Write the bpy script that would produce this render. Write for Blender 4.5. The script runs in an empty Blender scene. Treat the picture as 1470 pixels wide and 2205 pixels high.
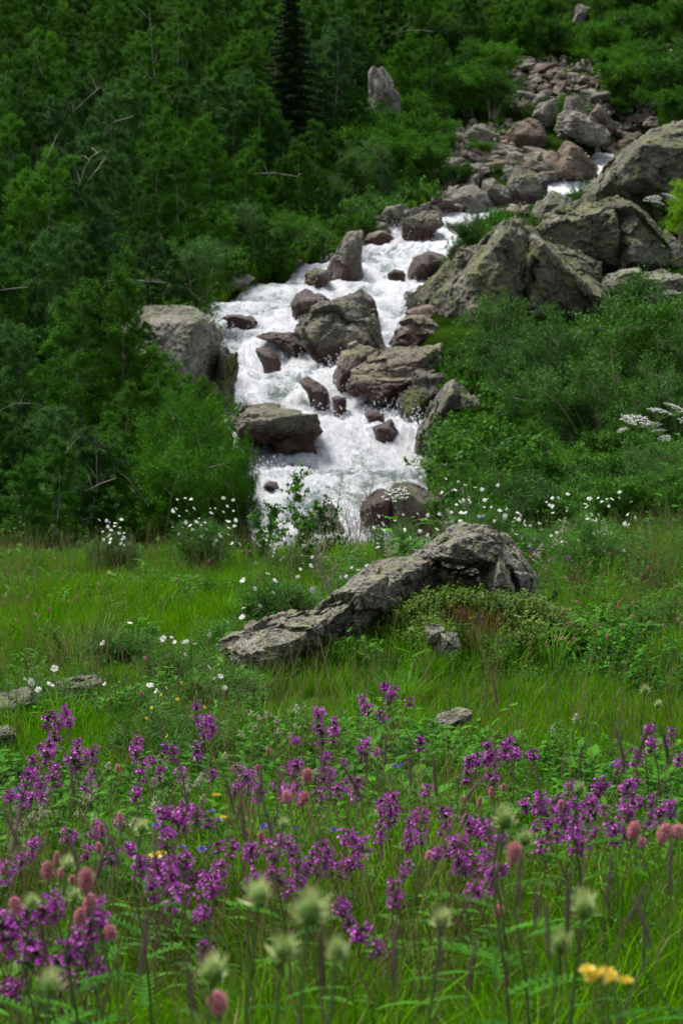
import bpy, bmesh, math, random
import numpy as np
from mathutils import Vector, Matrix, Euler
rng = np.random.default_rng(7)
random.seed(7)
S = bpy.context.scene
C = S.collection
PI = math.pi
# ------------------------------------------------------------------ camera, light, exposure
PITCH = math.radians(-6.0)
FPX = 1102.5 / math.tan(math.radians(13.0))          # focal length in photo pixels
cam = bpy.data.cameras.new('camera'); camo = bpy.data.objects.new('camera', cam); C.objects.link(camo)
camo.location = (0, 0, 0); camo.rotation_euler = (PI / 2 + PITCH, 0, 0)
cam.sensor_fit = 'VERTICAL'; cam.sensor_height = 36; cam.lens = 18 / math.tan(math.radians(13.0))
cam.clip_start = 0.1; cam.clip_end = 2000
cam.dof.use_dof = True; cam.dof.focus_distance = 8.0; cam.dof.aperture_fstop = 11.0
S.camera = camo
SUN_EL, SUN_ROT = math.radians(62), math.radians(-50)
w = bpy.data.worlds.new('World'); S.world = w; w.use_nodes = True
nt = w.node_tree; bg = nt.nodes['Background']
sky = nt.nodes.new('ShaderNodeTexSky'); sky.sky_type = 'NISHITA'; sky.sun_disc = False
sky.sun_elevation = SUN_EL; sky.sun_rotation = SUN_ROT; sky.air_density = 0.8; sky.dust_density = 6.0; sky.ozone_density = 0.6
sky.altitude = 1500
gy = nt.nodes.new('ShaderNodeRGBToBW'); nt.links.new(sky.outputs[0], gy.inputs[0])
mxs = nt.nodes.new('ShaderNodeMix'); mxs.data_type = 'RGBA'; mxs.inputs[0].default_value = .72      # cloud cover greys the sky
nt.links.new(sky.outputs[0], mxs.inputs[6]); nt.links.new(gy.outputs[0], mxs.inputs[7]); nt.links.new(mxs.outputs[2], bg.inputs[0]); bg.inputs[1].default_value = 0.13
sun = bpy.data.lights.new('sun', 'SUN'); sun.energy = 1.5; sun.angle = math.radians(16); sun.color = (1, .96, .9)
suno = bpy.data.objects.new('sun', sun); C.objects.link(suno)
# sun direction vector (towards the sun)
sd = Vector((math.sin(SUN_ROT) * math.cos(SUN_EL), math.cos(SUN_ROT) * math.cos(SUN_EL), math.sin(SUN_EL)))
suno.rotation_euler = sd.to_track_quat('Z', 'Y').to_euler()
S.view_settings.view_transform = 'Standard'; S.view_settings.look = 'None'
S.view_settings.gamma = 1; S.view_settings.use_curve_mapping = False
S.view_settings.exposure = 1.85
S.cycles.use_denoising = True
try: S.cycles.denoiser = 'OPENIMAGEDENOISE'
except Exception: pass
S.cycles.max_bounces = 6; S.cycles.diffuse_bounces = 3; S.cycles.transmission_bounces = 4; S.cycles.transparent_max_bounces = 4

# ------------------------------------------------------------------ pixel -> place
cp, sp = math.cos(PITCH), math.sin(PITCH)
def P(px, py, Y):
    "point at world depth Y that the photo shows at pixel px,py (1470x2205)"
    u = (px - 735) / FPX; v = (1102.5 - py) / FPX
    dy = cp - v * sp; dz = v * cp + sp
    return Vector((u / dy * Y, Y, dz / dy * Y))
def PX(px, Y, py=1102.5): return P(px, py, Y).x

# ------------------------------------------------------------------ noise
def _h(ix, iy, iz):
    n = (ix * 374761393 + iy * 668265263 + iz * 1274126177) & 0xffffffff
    n = ((n ^ (n >> 13)) * 1103515245) & 0xffffffff
    n = (n ^ (n >> 16)) & 0xffff
    return n / 65535.0
def vn(x, y, z):
    x = np.asarray(x, float); y = np.asarray(y, float); z = np.asarray(z, float) + 0 * x
    ix = np.floor(x).astype(np.int64); iy = np.floor(y).astype(np.int64); iz = np.floor(z).astype(np.int64)
    fx = x - ix; fy = y - iy; fz = z - iz
    fx = fx * fx * (3 - 2 * fx); fy = fy * fy * (3 - 2 * fy); fz = fz * fz * (3 - 2 * fz)
    r = 0
    for a in (0, 1):
        wa = fx if a else 1 - fx
        for b in (0, 1):
            wb = fy if b else 1 - fy
            for c in (0, 1):
                r = r + wa * wb * (fz if c else 1 - fz) * _h(ix + a, iy + b, iz + c)
    return r * 2 - 1
def fbm(x, y, z, o=4, g=.5):
    a, s, t = 1.0, 0, 0
    for i in range(o):
        s = s + a * vn(x * 2 ** i + 17 * i, y * 2 ** i + 5 * i, z * 2 ** i + 31 * i); t += a; a *= g
    return s / t
def sstep(a, b, x):
    t = np.clip((x - a) / (b - a), 0, 1); return t * t * (3 - 2 * t)

# ------------------------------------------------------------------ terrain
def zrow(row, d): return P(735, row, d).z
cpts = []
for d, z in ((.5, -1.17), (1, -1.18), (2, -1.21), (3, -1.275), (3.8, -1.345), (4.8, -1.45), (6, -1.56), (7.2, -1.65), (8.5, -1.72), (10, -1.78), (12.5, -1.94), (15, -2.10), (17.5, -2.28)):
    wd = .154 * d + 1.0
    cpts += [(0, d, z), (-wd, d, z - .004 * d), (wd, d, z + .006 * d), (-wd * 3, d, z - .01 * d), (wd * 3, d, z + .03 * d)]
for px, z, d in ((-400, -3.1, 22), (0, -2.95, 22), (350, -3.05, 22), (700, -3.4, 22), (1000, -3.2, 22), (1300, -2.65, 22), (1700, -2.3, 22), (0, -3.1, 28), (350, -3.6, 28), (700, -4.4, 28), (900, -4.2, 28), (1200, -3.0, 28), (1500, -2.5, 28)):
    cpts.append((PX(px, d), d, z))
for px, py, d in ((0, 1040, 35), (300, 1090, 35), (0, 890, 46), (300, 900, 46), (0, 700, 60), (350, 720, 58), (0, 500, 78), (400, 540, 74), (600, 580, 76), (0, 300, 98),
    (400, 330, 96), (700, 430, 92), (850, 440, 90), (0, 50, 125), (400, 80, 125), (800, 250, 112), (800, 100, 128), (900, 340, 103),
    (1050, 1010, 33), (1470, 960, 35), (1050, 880, 43), (1470, 850, 44), (1150, 720, 54), (1470, 700, 56), (1300, 590, 64), (1240, 485, 88), (1180, 505, 84), (1330, 450, 88), (1290, 440, 94), (1470, 450, 80),
    (1470, 335, 100), (1400, 262, 112), (1200, 240, 112), (1050, 330, 101), (1200, 150, 123), (1450, 150, 125), (1000, 200, 118), (1250, 50, 138),
    (1470, 30, 140), (800, -60, 150), (-700, 850, 46), (-700, 380, 80), (-700, -120, 130), (2200, 830, 44), (2200, 280, 90), (2200, -80, 130),
    (735, -650, 260), (-1600, -800, 260), (3000, -800, 260), (735, -1100, 420), (-2500, -1300, 420), (4000, -1300, 420)):
    q = P(px, py, d); cpts.append((q.x, q.y, q.z))
cpts = np.array(cpts)
def _warp(x, y):                                   # distances are compared on a log-like scale so near and far points weigh alike
    return x / (y + 12) * 9, np.log(y + 12) * 9
_cx, _cy = _warp(cpts[:, 0], cpts[:, 1])
def _U(r2): return np.where(r2 > 1e-12, r2 * np.log(r2 + 1e-12), 0)
_n = len(cpts)
_K = _U((_cx[:, None] - _cx[None]) ** 2 + (_cy[:, None] - _cy[None]) ** 2) + np.eye(_n) * .02
_Pm = np.c_[np.ones(_n), cpts[:, 0], cpts[:, 1]]
_A = np.block([[_K, _Pm], [_Pm.T, np.zeros((3, 3))]])
_wt = np.linalg.solve(_A, np.r_[cpts[:, 2], 0, 0, 0])
def base_z(x, y):
    x = np.asarray(x, float); y = np.asarray(y, float); sh = x.shape; x = x.ravel(); y = y.ravel()
    out = np.empty(len(x))
    for i in range(0, len(x), 20000):
        a, b = x[i:i + 20000], y[i:i + 20000]; wx, wy = _warp(a, b)
        out[i:i + 20000] = _U((wx[:, None] - _cx) ** 2 + (wy[:, None] - _cy) ** 2) @ _wt[:_n] + _wt[_n] + _wt[_n + 1] * a + _wt[_n + 2] * b
    return out.reshape(sh)
# stream: depth, left px, right px, row of the surface
SR = [(30, 480, 900, 1290), (33, 500, 900, 1215), (36, 520, 905, 1155), (40, 570, 890, 1045), (43.5, 520, 892, 962), (47, 490, 862, 882), (51, 495, 868, 805), (56, 465, 868, 722),
      (60, 440, 905, 668), (64, 520, 945, 640), (68, 630, 950, 600), (72, 700, 965, 568), (77, 775, 995, 532), (81, 830, 1035, 503), (86, 950, 1075, 470), (90, 1060, 1140, 452),
      (94, 1130, 1205, 432), (97, 1185, 1275, 408), (100, 1215, 1300, 378), (104, 1260, 1345, 350), (108, 1290, 1375, 336), (113, 1330, 1400, 324)]
SR_d = np.array([s[0] for s in SR], float)
SR_l = np.array([PX(s[1], s[0], s[3]) for s in SR]); SR_r = np.array([PX(s[2], s[0], s[3]) for s in SR])
SR_z = np.array([zrow(s[3], s[0]) for s in SR])
def wl(y): return np.interp(y, SR_d, SR_l)
def wr(y): return np.interp(y, SR_d, SR_r)
def wz(y): return np.interp(y, SR_d, SR_z)
MX, MY = PX(1015, 10.38), 10.38
def gz(x, y):
    x = np.asarray(x, float); y = np.asarray(y, float)
    z = base_z(x, y)
    near = 1 - sstep(14, 26, y)
    z = z + near * (.035 * fbm(x * 1.3, y * 1.3, 0 * x, 3) + .012 * vn(x * 6, y * 6, 0 * x))
    z = z + (1 - near) * (.28 * fbm(x * .35, y * .35, 0 * x + 3, 4)) * sstep(20, 50, y)
    # mound of mat plants below the lichen rock
    z = z + .25 * np.exp(-(((x - MX) / .50) ** 2 + ((y - MY) / .58) ** 2) ** 1.3)
    # bed of the stream
    inside = np.maximum(wl(y) - x, x - wr(y))                # <0 inside
    t = sstep(-.15, .7, inside); zw = wz(y)
    on = sstep(28, 32, y) * (1 - sstep(112, 118, y))
    carved = (zw - .55) * (1 - t) + np.maximum(z, zw + .28 + .1 * t) * t
    z = np.where(inside < 4, carved * on + z * (1 - on), z)
    lift = np.maximum(z, zw + .2) * on + z * (1 - on)
    return np.where((inside >= 4) & (inside < 9), lift * (1 - sstep(4, 9, inside)) + z * sstep(4, 9, inside), z)
def g1(x, y): return float(gz(np.array([x]), np.array([y]))[0])
def seat(px, py, h, lo=1.3, hi=24):
    "depth at which the ray through px,py is h above the ground"
    ds = np.geomspace(lo, hi, 90)
    q0 = P(px, py, 1.0)
    f = q0.z * ds - gz(q0.x * ds, ds) - h
    k = np.where(f <= 0)[0]
    if len(k) == 0: return hi
    k = k[0]
    if k == 0: return lo
    return float(ds[k - 1] + (ds[k] - ds[k - 1]) * f[k - 1] / (f[k - 1] - f[k] + 1e-9))

# ------------------------------------------------------------------ object helpers
def tag(o, label=None, cat=None, group=None, kind=None):
    if label: o['label'] = label
    if cat: o['category'] = cat
    if group: o['group'] = group
    if kind: o['kind'] = kind
    return o
def mesh_np(name, V, F, mats=None, mi=None, smooth=True, attr=None):
    "V (n,3); F list of arrays of equal-size faces"
    me = bpy.data.meshes.new(name)
    V = np.asarray(V, np.float32); F = [np.asarray(f, np.int32) for f in (F if isinstance(F, list) else [F]) if len(f)]
    me.vertices.add(len(V)); me.vertices.foreach_set('co', V.ravel())
    nl = sum(f.size for f in F); nf = sum(len(f) for f in F)
    me.loops.add(nl); me.loops.foreach_set('vertex_index', np.concatenate([f.ravel() for f in F]))
    me.polygons.add(nf)
    tot = np.concatenate([np.full(len(f), f.shape[1], np.int32) for f in F])
    me.polygons.foreach_set('loop_start', np.r_[0, np.cumsum(tot)[:-1]].astype(np.int32)); me.polygons.foreach_set('loop_total', tot)
    if mi is not None: me.polygons.foreach_set('material_index', np.asarray(mi, np.int32))
    me.polygons.foreach_set('use_smooth', np.full(nf, smooth))
    me.update(calc_edges=True)
    for m in (mats or []): me.materials.append(m)
    if attr:
        for k, v in attr.items():
            a = me.attributes.new(k, 'FLOAT', 'POINT'); a.data.foreach_set('value', np.asarray(v, np.float32))
    return me
def ob(name, me, parent=None, loc=(0, 0, 0), rot=(0, 0, 0), sc=None):
    o = bpy.data.objects.new(name, me); C.objects.link(o); o.parent = parent
    o.location = loc; o.rotation_euler = rot
    if sc is not None: o.scale = (sc, sc, sc) if not hasattr(sc, '__len__') else sc
    return o
def thing(name, label, cat, loc, group=None, rot=(0, 0, 0), sc=None):
    return tag(ob(name, None, None, loc, rot, sc), label, cat, group)
class MB:
    "small mesh builder: quads and tris with materials"
    def __init__(s): s.v = []; s.f3 = []; s.f4 = []; s.m3 = []; s.m4 = []; s.t = []
    def add(s, vs, fs, m=0, tint=.5):
        b = len(s.v); s.v += [tuple(p) for p in vs]; s.t += [tint] * len(vs)
        for f in fs:
            f = tuple(b + i for i in f)
            if len(f) == 4: s.f4.append(f); s.m4.append(m)
            else: s.f3.append(f); s.m3.append(m)
    def tube(s, pts, rad, n=5, m=0, tint=.5, cap=False):
        pts = [Vector(p) for p in pts]; vs = []; fs = []
        for i, p in enumerate(pts):
            d = (pts[min(i + 1, len(pts) - 1)] - pts[max(i - 1, 0)]).normalized()
            a = d.orthogonal().normalized() if i == 0 else (a - d * a.dot(d)).normalized()
            b = d.cross(a); r = rad[i] if hasattr(rad, '__len__') else rad
            for k in range(n):
                t = 2 * PI * k / n; vs.append(p + (a * math.cos(t) + b * math.sin(t)) * r)
        for i in range(len(pts) - 1):
            for k in range(n): fs.append((i * n + k, i * n + (k + 1) % n, (i + 1) * n + (k + 1) % n, (i + 1) * n + k))
        s.add(vs, fs, m, tint)
    def leaf(s, base, d, up, L, W, m=0, bend=.25, fold=.15, seg=3, tint=.5, shape=1.0):
        base = Vector(base); d = Vector(d).normalized(); up = Vector(up); sd_ = d.cross(up)
        if sd_.length < 1e-4: sd_ = d.orthogonal()
        sd_.normalize(); n = sd_.cross(d).normalized(); vs = []; fs = []
        for i in range(seg + 1):
            t = i / seg; w_ = W * .5 * (math.sin(PI * min(1, t * .92 + .06)) ** shape)
            c = base + d * L * t - n * L * bend * t * t
            vs += [c - sd_ * w_ + n * w_ * fold, c, c + sd_ * w_ + n * w_ * fold]
        for i in range(seg):
            a = i * 3; fs += [(a, a + 1, a + 4, a + 3), (a + 1, a + 2, a + 5, a + 4)]
        s.add(vs, fs, m, tint)
    def blob(s, c, r, m=0, nu=6, nv=4, tint=.5):
        c = Vector(c); r = (r, r, r) if not hasattr(r, '__len__') else r; vs = [c + Vector((0, 0, -r[2]))]; fs = []
        for j in range(1, nv):
            ph = PI * j / nv - PI / 2
            for i in range(nu):
                th = 2 * PI * i / nu; vs.append(c + Vector((r[0] * math.cos(ph) * math.cos(th), r[1] * math.cos(ph) * math.sin(th), r[2] * math.sin(ph))))
        vs.append(c + Vector((0, 0, r[2])))
        for i in range(nu):
            fs.append((0, 1 + (i + 1) % nu, 1 + i)); t = 1 + (nv - 2) * nu; fs.append((t + i, t + (i + 1) % nu, len(vs) - 1))
        for j in range(nv - 2):
            for i in range(nu): a = 1 + j * nu; fs.append((a + i, a + (i + 1) % nu, a + nu + (i + 1) % nu, a + nu + i))
        s.add(vs, fs, m, tint)
    def mesh(s, name, mats, smooth=True):
        return mesh_np(name, s.v, [np.array(s.f4, np.int32).reshape(-1, 4), np.array(s.f3, np.int32).reshape(-1, 3)], mats, s.m4 + s.m3, smooth, {'tint': s.t})
def leaves_np(c, d, n, L, W):
    "rhombic leaves: c (N,3) base, d direction, n rough normal"
    d = d / (np.linalg.norm(d, axis=1, keepdims=True) + 1e-9); s_ = np.cross(d, n); s_ /= (np.linalg.norm(s_, axis=1, keepdims=True) + 1e-9)
    L = np.broadcast_to(L, len(c))[:, None]; W = np.broadcast_to(W, len(c))[:, None]
    m = c + d * L * .45
    V = np.stack([c, m + s_ * W * .5, c + d * L, m - s_ * W * .5], 1).reshape(-1, 3)
    F = np.arange(len(V)).reshape(-1, 4)
    return V, F

# ------------------------------------------------------------------ materials
class N:
    def __init__(s, name):
        s.m = bpy.data.materials.new(name); s.m.use_nodes = True; s.t = s.m.node_tree; s.b = s.t.nodes['Principled BSDF']; s.out = s.t.nodes['Material Output']
    def n(s, ty, **k):
        x = s.t.nodes.new(ty)
        for a, v in k.items(): setattr(x, a, v)
        return x
    def l(s, a, b): s.t.links.new(a, b)
    def co(s, which='Object'): return s.n('ShaderNodeTexCoord').outputs[which]
    def noise(s, vec, sc, det=4, rough=.55, dist=0, out='Fac'):
        x = s.n('ShaderNodeTexNoise'); s.l(vec, x.inputs['Vector']); x.inputs['Scale'].default_value = sc; x.inputs['Detail'].default_value = det
        x.inputs['Roughness'].default_value = rough; x.inputs['Distortion'].default_value = dist; return x.outputs[out]
    def ramp(s, f, stops, interp='LINEAR'):
        x = s.n('ShaderNodeValToRGB'); x.color_ramp.interpolation = interp; s.l(f, x.inputs[0]); e = x.color_ramp.elements
        while len(e) < len(stops): e.new(.5)
        for el, (p, c) in zip(e, stops): el.position = p; el.color = (*c, 1) if hasattr(c, '__len__') else (c, c, c, 1)
        return x.outputs[0]
    def mix(s, f, a, b, mode='MIX'):
        x = s.n('ShaderNodeMix', data_type='RGBA', blend_type=mode)
        for i, v in ((0, f), (6, a), (7, b)):
            if hasattr(v, 'is_output') or isinstance(v, bpy.types.NodeSocket): s.l(v, x.inputs[i])
            else: x.inputs[i].default_value = (*v, 1) if hasattr(v, '__len__') else v
        return x.outputs[2]
    def math(s, op, a, b=None, c=None, clamp=False):
        x = s.n('ShaderNodeMath', operation=op, use_clamp=clamp)
        for i, v in ((0, a), (1, b), (2, c)):
            if v is None: continue
            if isinstance(v, bpy.types.NodeSocket): s.l(v, x.inputs[i])
            else: x.inputs[i].default_value = v
        return x.outputs[0]
    def attr(s, name, geo=True):
        x = s.n('ShaderNodeAttribute'); x.attribute_name = name; return x.outputs['Fac']
    def bump(s, h, st, dist=.02):
        x = s.n('ShaderNodeBump'); x.inputs['Strength'].default_value = st; x.inputs['Distance'].default_value = dist; s.l(h, x.inputs['Height']); s.l(x.outputs[0], s.b.inputs['Normal'])
def foliage(name, dark, light, hue=(0.0, .0), rough=.5, trans=.25, patch=.7, spec=.35, brown=0):
    k = N(name); geo = k.n('ShaderNodeNewGeometry'); oi = k.n('ShaderNodeObjectInfo')
    f = k.noise(geo.outputs['Position'], patch, 2)
    f = k.math('ADD', k.math('MULTIPLY', f, .7), k.math('MULTIPLY', k.attr('tint'), .55)); f = k.math('ADD', f, k.math('MULTIPLY', oi.outputs['Random'], .8)); f = k.math('SUBTRACT', f, .50, clamp=True)
    col = k.mix(f, dark, light)
    if brown: col = k.mix(k.ramp(k.noise(geo.outputs['Position'], .8, 4, .6), ((.50, 0), (.68, .65))), col, k.mix(k.attr('tint'), (.04, .06, .006), (.13, .15, .012)))
    k.l(col, k.b.inputs['Base Color']); k.b.inputs['Roughness'].default_value = rough + .1; k.b.inputs['Specular IOR Level'].default_value = spec * .45
    tr = k.n('ShaderNodeBsdfTranslucent'); k.l(k.mix(.5, col, k.mix(f, [c * 1.3 for c in dark], [c * 1.6 for c in light])), tr.inputs[0])
    mx = k.n('ShaderNodeMixShader'); mx.inputs[0].default_value = trans; k.l(k.b.outputs[0], mx.inputs[1]); k.l(tr.outputs[0], mx.inputs[2]); k.l(mx.outputs[0], k.out.inputs[0])
    return k.m
def simple(name, a, b, rough=.6, sc=40, trans=0, spec=.3):
    k = N(name); f = k.math('ADD', k.math('MULTIPLY', k.noise(k.co(), sc, 2), .6), k.math('MULTIPLY', k.attr('tint'), .8)); f = k.math('ADD', f, k.math('MULTIPLY', k.n('ShaderNodeObjectInfo').outputs['Random'], .4)); f = k.math('SUBTRACT', f, .4, clamp=True)
    col = k.mix(f, a, b); k.l(col, k.b.inputs['Base Color']); k.b.inputs['Roughness'].default_value = rough; k.b.inputs['Specular IOR Level'].default_value = spec
    if trans:
        tr = k.n('ShaderNodeBsdfTranslucent'); k.l(col, tr.inputs[0]); mx = k.n('ShaderNodeMixShader'); mx.inputs[0].default_value = trans
        k.l(k.b.outputs[0], mx.inputs[1]); k.l(tr.outputs[0], mx.inputs[2]); k.l(mx.outputs[0], k.out.inputs[0])
    return k.m
def rockmat(name, lo, mid, hi, lichen=None, lam=.5, black=.5, wet=None, size=1.0, moss=0, orange=0):
    k = N(name); co = k.co('Object'); geo = k.n('ShaderNodeNewGeometry').outputs['Position']
    f = k.noise(geo, 1.1 / size, 6, .62)
    col = k.ramp(f, ((.3, lo), (.5, mid), (.68, hi)))
    f2 = k.noise(geo, 9 / size, 6, .7); col = k.mix(.8, col, k.ramp(f2, ((.32, .22), (.5, .5), (.66, .80))), 'OVERLAY')
    if lichen:
        fl = k.math('MULTIPLY', k.noise(geo, 1.6 / size, 3, .6), k.noise(geo, 14 / size, 5, .75))
        nz = k.n('ShaderNodeSeparateXYZ'); k.l(k.n('ShaderNodeNewGeometry').outputs['Normal'], nz.inputs[0])
        fl = k.math('ADD', fl, k.math('MULTIPLY', nz.outputs[2], .04))
        t = .335 - .085 * lam
        col = k.mix(k.ramp(fl, ((t - .02, 0), (t + .05, .85))), col, k.mix(k.noise(geo, 6 / size, 3), [c * .7 for c in lichen], [c * 1.25 for c in lichen]))
    if orange:
        col = k.mix(k.ramp(k.noise(geo, 5 / size, 5, .8), ((.62 - orange * .1, 0), (.66 - orange * .1, .8))), col, (.30, .13, .05))
    if black:
        fb = k.noise(geo, 3.4 / size, 6, .75, .6); col = k.mix(k.ramp(fb, ((.60 - .08 * black, 0), (.66 - .08 * black, .9))), col, (.022, .022, .018))
    if moss:
        fm = k.noise(geo, 1.3 / size, 4, .6); col = k.mix(k.ramp(fm, ((.62 - .12 * moss, 0), (.68 - .12 * moss, 1))), col, k.mix(k.noise(geo, 30 / size, 3), (.025, .04, .006), (.09, .10, .015)))
    # cracks
    v = k.n('ShaderNodeTexVoronoi', feature='DISTANCE_TO_EDGE'); v.inputs['Scale'].default_value = .8 / size
    dv = k.n('ShaderNodeVectorMath', operation='ADD'); k.l(geo, dv.inputs[0]); k.l(k.noise(geo, 1.5 / size, 4, .6, 0, 'Color'), dv.inputs[1]); k.l(dv.outputs[0], v.inputs['Vector'])
    cr = k.ramp(v.outputs['Distance'], ((0, 0), (.025, 1)))
    crm = k.ramp(k.noise(geo, .9 / size, 3), ((.42, 0), (.55, 1))); col = k.mix(k.math('MULTIPLY', k.math('SUBTRACT', 1.0, cr), crm), col, (.012, .011, .008))
    rough = .85
    if wet is not None:
        sx = k.n('ShaderNodeSeparateXYZ'); k.l(co, sx.inputs[0])
        zz = k.math('SUBTRACT', sx.outputs[2], k.math('MULTIPLY', k.noise(geo, 1.5, 3), .5))
        wf = k.ramp(k.math('MULTIPLY_ADD', zz, 1.0, .5 - wet + .25), ((.40, 1), (.62, 0)))
        col = k.mix(wf, col, k.mix(k.noise(geo, 3, 4), (.020, .012, .008), (.085, .045, .030)))
        k.l(k.ramp(wf, ((0, .85), (1, .28))), k.b.inputs['Roughness'])
    else: k.b.inputs['Roughness'].default_value = rough
    k.l(col, k.b.inputs['Base Color']); k.b.inputs['Specular IOR Level'].default_value = .35
    h = k.math('ADD', k.math('MULTIPLY', f2, .6), k.math('MULTIPLY', k.noise(geo, 40 / size, 4, .7), .35)); h = k.math('ADD', h, k.math('MULTIPLY', cr, .22))
    k.bump(h, 1.0, .12 * size)
    return k.m
M = {}
M['birch_leaf'] = foliage('birch_leaf', (.0080, .040, .0010), (.042, .148, .0028), trans=.25, patch=.45, spec=.12)
M['birch_leaf_yellow'] = foliage('birch_leaf_yellow', (.011, .046, .0010), (.048, .155, .0030), trans=.28, patch=.5, spec=.12)
M['birch_leaf_grey'] = foliage('birch_leaf_grey', (.010, .040, .005), (.036, .115, .013), trans=.22, patch=.5, spec=.2)
M['willow_leaf'] = foliage('willow_leaf', (.010, .042, .0018), (.045, .145, .005), trans=.22, patch=.8, spec=.35)
M['shrub_leaf'] = foliage('shrub_leaf', (.009, .043, .0018), (.042, .138, .004), trans=.25, patch=.6, spec=.2)
M['bright_leaf'] = foliage('bright_leaf', (.045, .13, .002), (.15, .32, .004), trans=.3, patch=1)
M['spruce_needle'] = foliage('spruce_needle', (.006, .020, .004), (.018, .045, .009), trans=.1, patch=.5, spec=.15)
M['rose_leaf'] = foliage('rose_leaf', (.011, .050, .003), (.050, .165, .008), trans=.2, patch=3, spec=.2)
M['grass'] = foliage('grass', (.022, .088, .0008), (.108, .275, .004), trans=.30, patch=1.4, spec=.0, brown=1)
M['sedge'] = foliage('sedge', (.032, .135, .002), (.100, .30, .005), trans=.32, patch=2, spec=.2)
M['dry_grass'] = simple('dry_grass', (.11, .10, .025), (.26, .22, .075), trans=.2)
M['herb_leaf'] = foliage('herb_leaf', (.014, .070, .0025), (.055, .19, .006), trans=.25, patch=2, spec=.12)
M['stem_green'] = simple('stem_green', (.04, .10, .01), (.10, .20, .025), sc=30)
M['stem_dull'] = simple('stem_dull', (.035, .06, .012), (.08, .12, .03), sc=30)
M['stem_brown'] = simple('stem_brown', (.06, .03, .025), (.14, .07, .05), sc=30)
M['timothy'] = simple('timothy', (.07, .04, .035), (.17, .10, .085), sc=60)
M['purple'] = simple('purple_petal', (.17, .005, .16), (.52, .075, .50), rough=.5, sc=120, trans=.3)
M['calyx'] = simple('calyx', (.05, .02, .03), (.08, .07, .03), sc=60)
M['pink'] = simple('pink_floret', (.36, .075, .11), (.74, .33, .38), rough=.6, sc=200, trans=.2)
M['thistle'] = simple('thistle_bract', (.20, .28, .05), (.56, .60, .28), sc=50, trans=.25)
M['white'] = simple('white_petal', (.50, .50, .44), (.80, .80, .75), sc=60, trans=.25)
M['cream'] = simple('cream_floret', (.34, .36, .20), (.62, .62, .42), sc=60, trans=.2)
M['yellow'] = simple('yellow_petal', (.60, .42, .03), (.85, .68, .12), sc=60, trans=.25)
M['blue'] = simple('blue_petal', (.12, .20, .62), (.35, .46, .85), sc=60, trans=.2)
M['violet'] = simple('violet_petal', (.10, .05, .36), (.24, .16, .58), sc=60, trans=.25)
M['twig'] = simple('grey_twig', (.10, .08, .055), (.30, .25, .18), sc=12)
def bark():
    k = N('birch_bark'); geo = k.co('Object'); f = k.noise(geo, 3.0, 5, .7)
    k.l(k.ramp(f, ((.40, (.02, .017, .012)), (.50, (.13, .115, .09)), (.75, (.34, .31, .25)))), k.b.inputs['Base Color']); k.b.inputs['Roughness'].default_value = .8; k.bump(f, .5); return k.m
M['birch_bark'] = bark()
M['bark'] = simple('brown_bark', (.035, .025, .018), (.10, .075, .05), sc=8)
M['rock_hero'] = rockmat('rock_lichen_grey', (.065, .062, .05), (.145, .138, .115), (.27, .26, .225), (.21, .23, .10), .5, 1.1, None, .13, orange=.45)
M['rock_giant'] = rockmat('rock_lichen_green', (.036, .035, .025), (.086, .083, .057), (.20, .19, .145), (.125, .135, .030), .66, .7, None, 1.0)
M['rock_giant_light'] = rockmat('rock_lichen_light', (.07, .065, .05), (.15, .14, .11), (.26, .235, .195), (.15, .165, .06), .45, .6, None, .8)
M['rock_stream'] = rockmat('rock_stream_grey', (.052, .049, .036), (.115, .107, .080), (.22, .20, .155), (.125, .13, .045), .42, .5, .42, .7)
M['rock_tan'] = rockmat('rock_stream_tan', (.085, .068, .05), (.18, .145, .11), (.29, .24, .195), (.14, .15, .05), .3, .45, .40, .7)
M['rock_wet'] = rockmat('rock_wet_brown', (.014, .010, .007), (.038, .026, .019), (.095, .070, .053), None, 0, .4, 2.0, .6)
M['rock_moss'] = rockmat('rock_mossy', (.03, .027, .02), (.06, .055, .04), (.12, .11, .085), (.1, .115, .04), .4, .7, None, .7, moss=.9)
M['rock_dark_small'] = rockmat('rock_dark_small', (.03, .028, .022), (.07, .065, .052), (.15, .14, .115), (.16, .18, .06), .5, .9, None, .14, moss=.4)
M['rock_scree'] = rockmat('rock_scree', (.062, .057, .045), (.13, .118, .094), (.25, .23, .19), (.12, .12, .05), .2, .3, None, .6)
M['rock_brown'] = rockmat('rock_scree_brown', (.052, .036, .025), (.12, .084, .059), (.215, .16, .118), (.12, .12, .05), .15, .4, None, .6)
def groundmat(name, a, b, c, sc):
    k = N(name); geo = k.n('ShaderNodeNewGeometry').outputs['Position']; f = k.noise(geo, sc, 6, .6)
    k.l(k.ramp(f, ((.35, a), (.5, b), (.68, c))), k.b.inputs['Base Color']); k.b.inputs['Roughness'].default_value = 1; k.b.inputs['Specular IOR Level'].default_value = 0
    k.bump(k.noise(geo, sc * 8, 5, .7), .8, .05); return k.m
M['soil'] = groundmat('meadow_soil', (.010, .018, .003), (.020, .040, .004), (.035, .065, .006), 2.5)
M['hill'] = groundmat('hillside_ground', (.004, .009, .001), (.009, .020, .002), (.018, .040, .003), .6)
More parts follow.
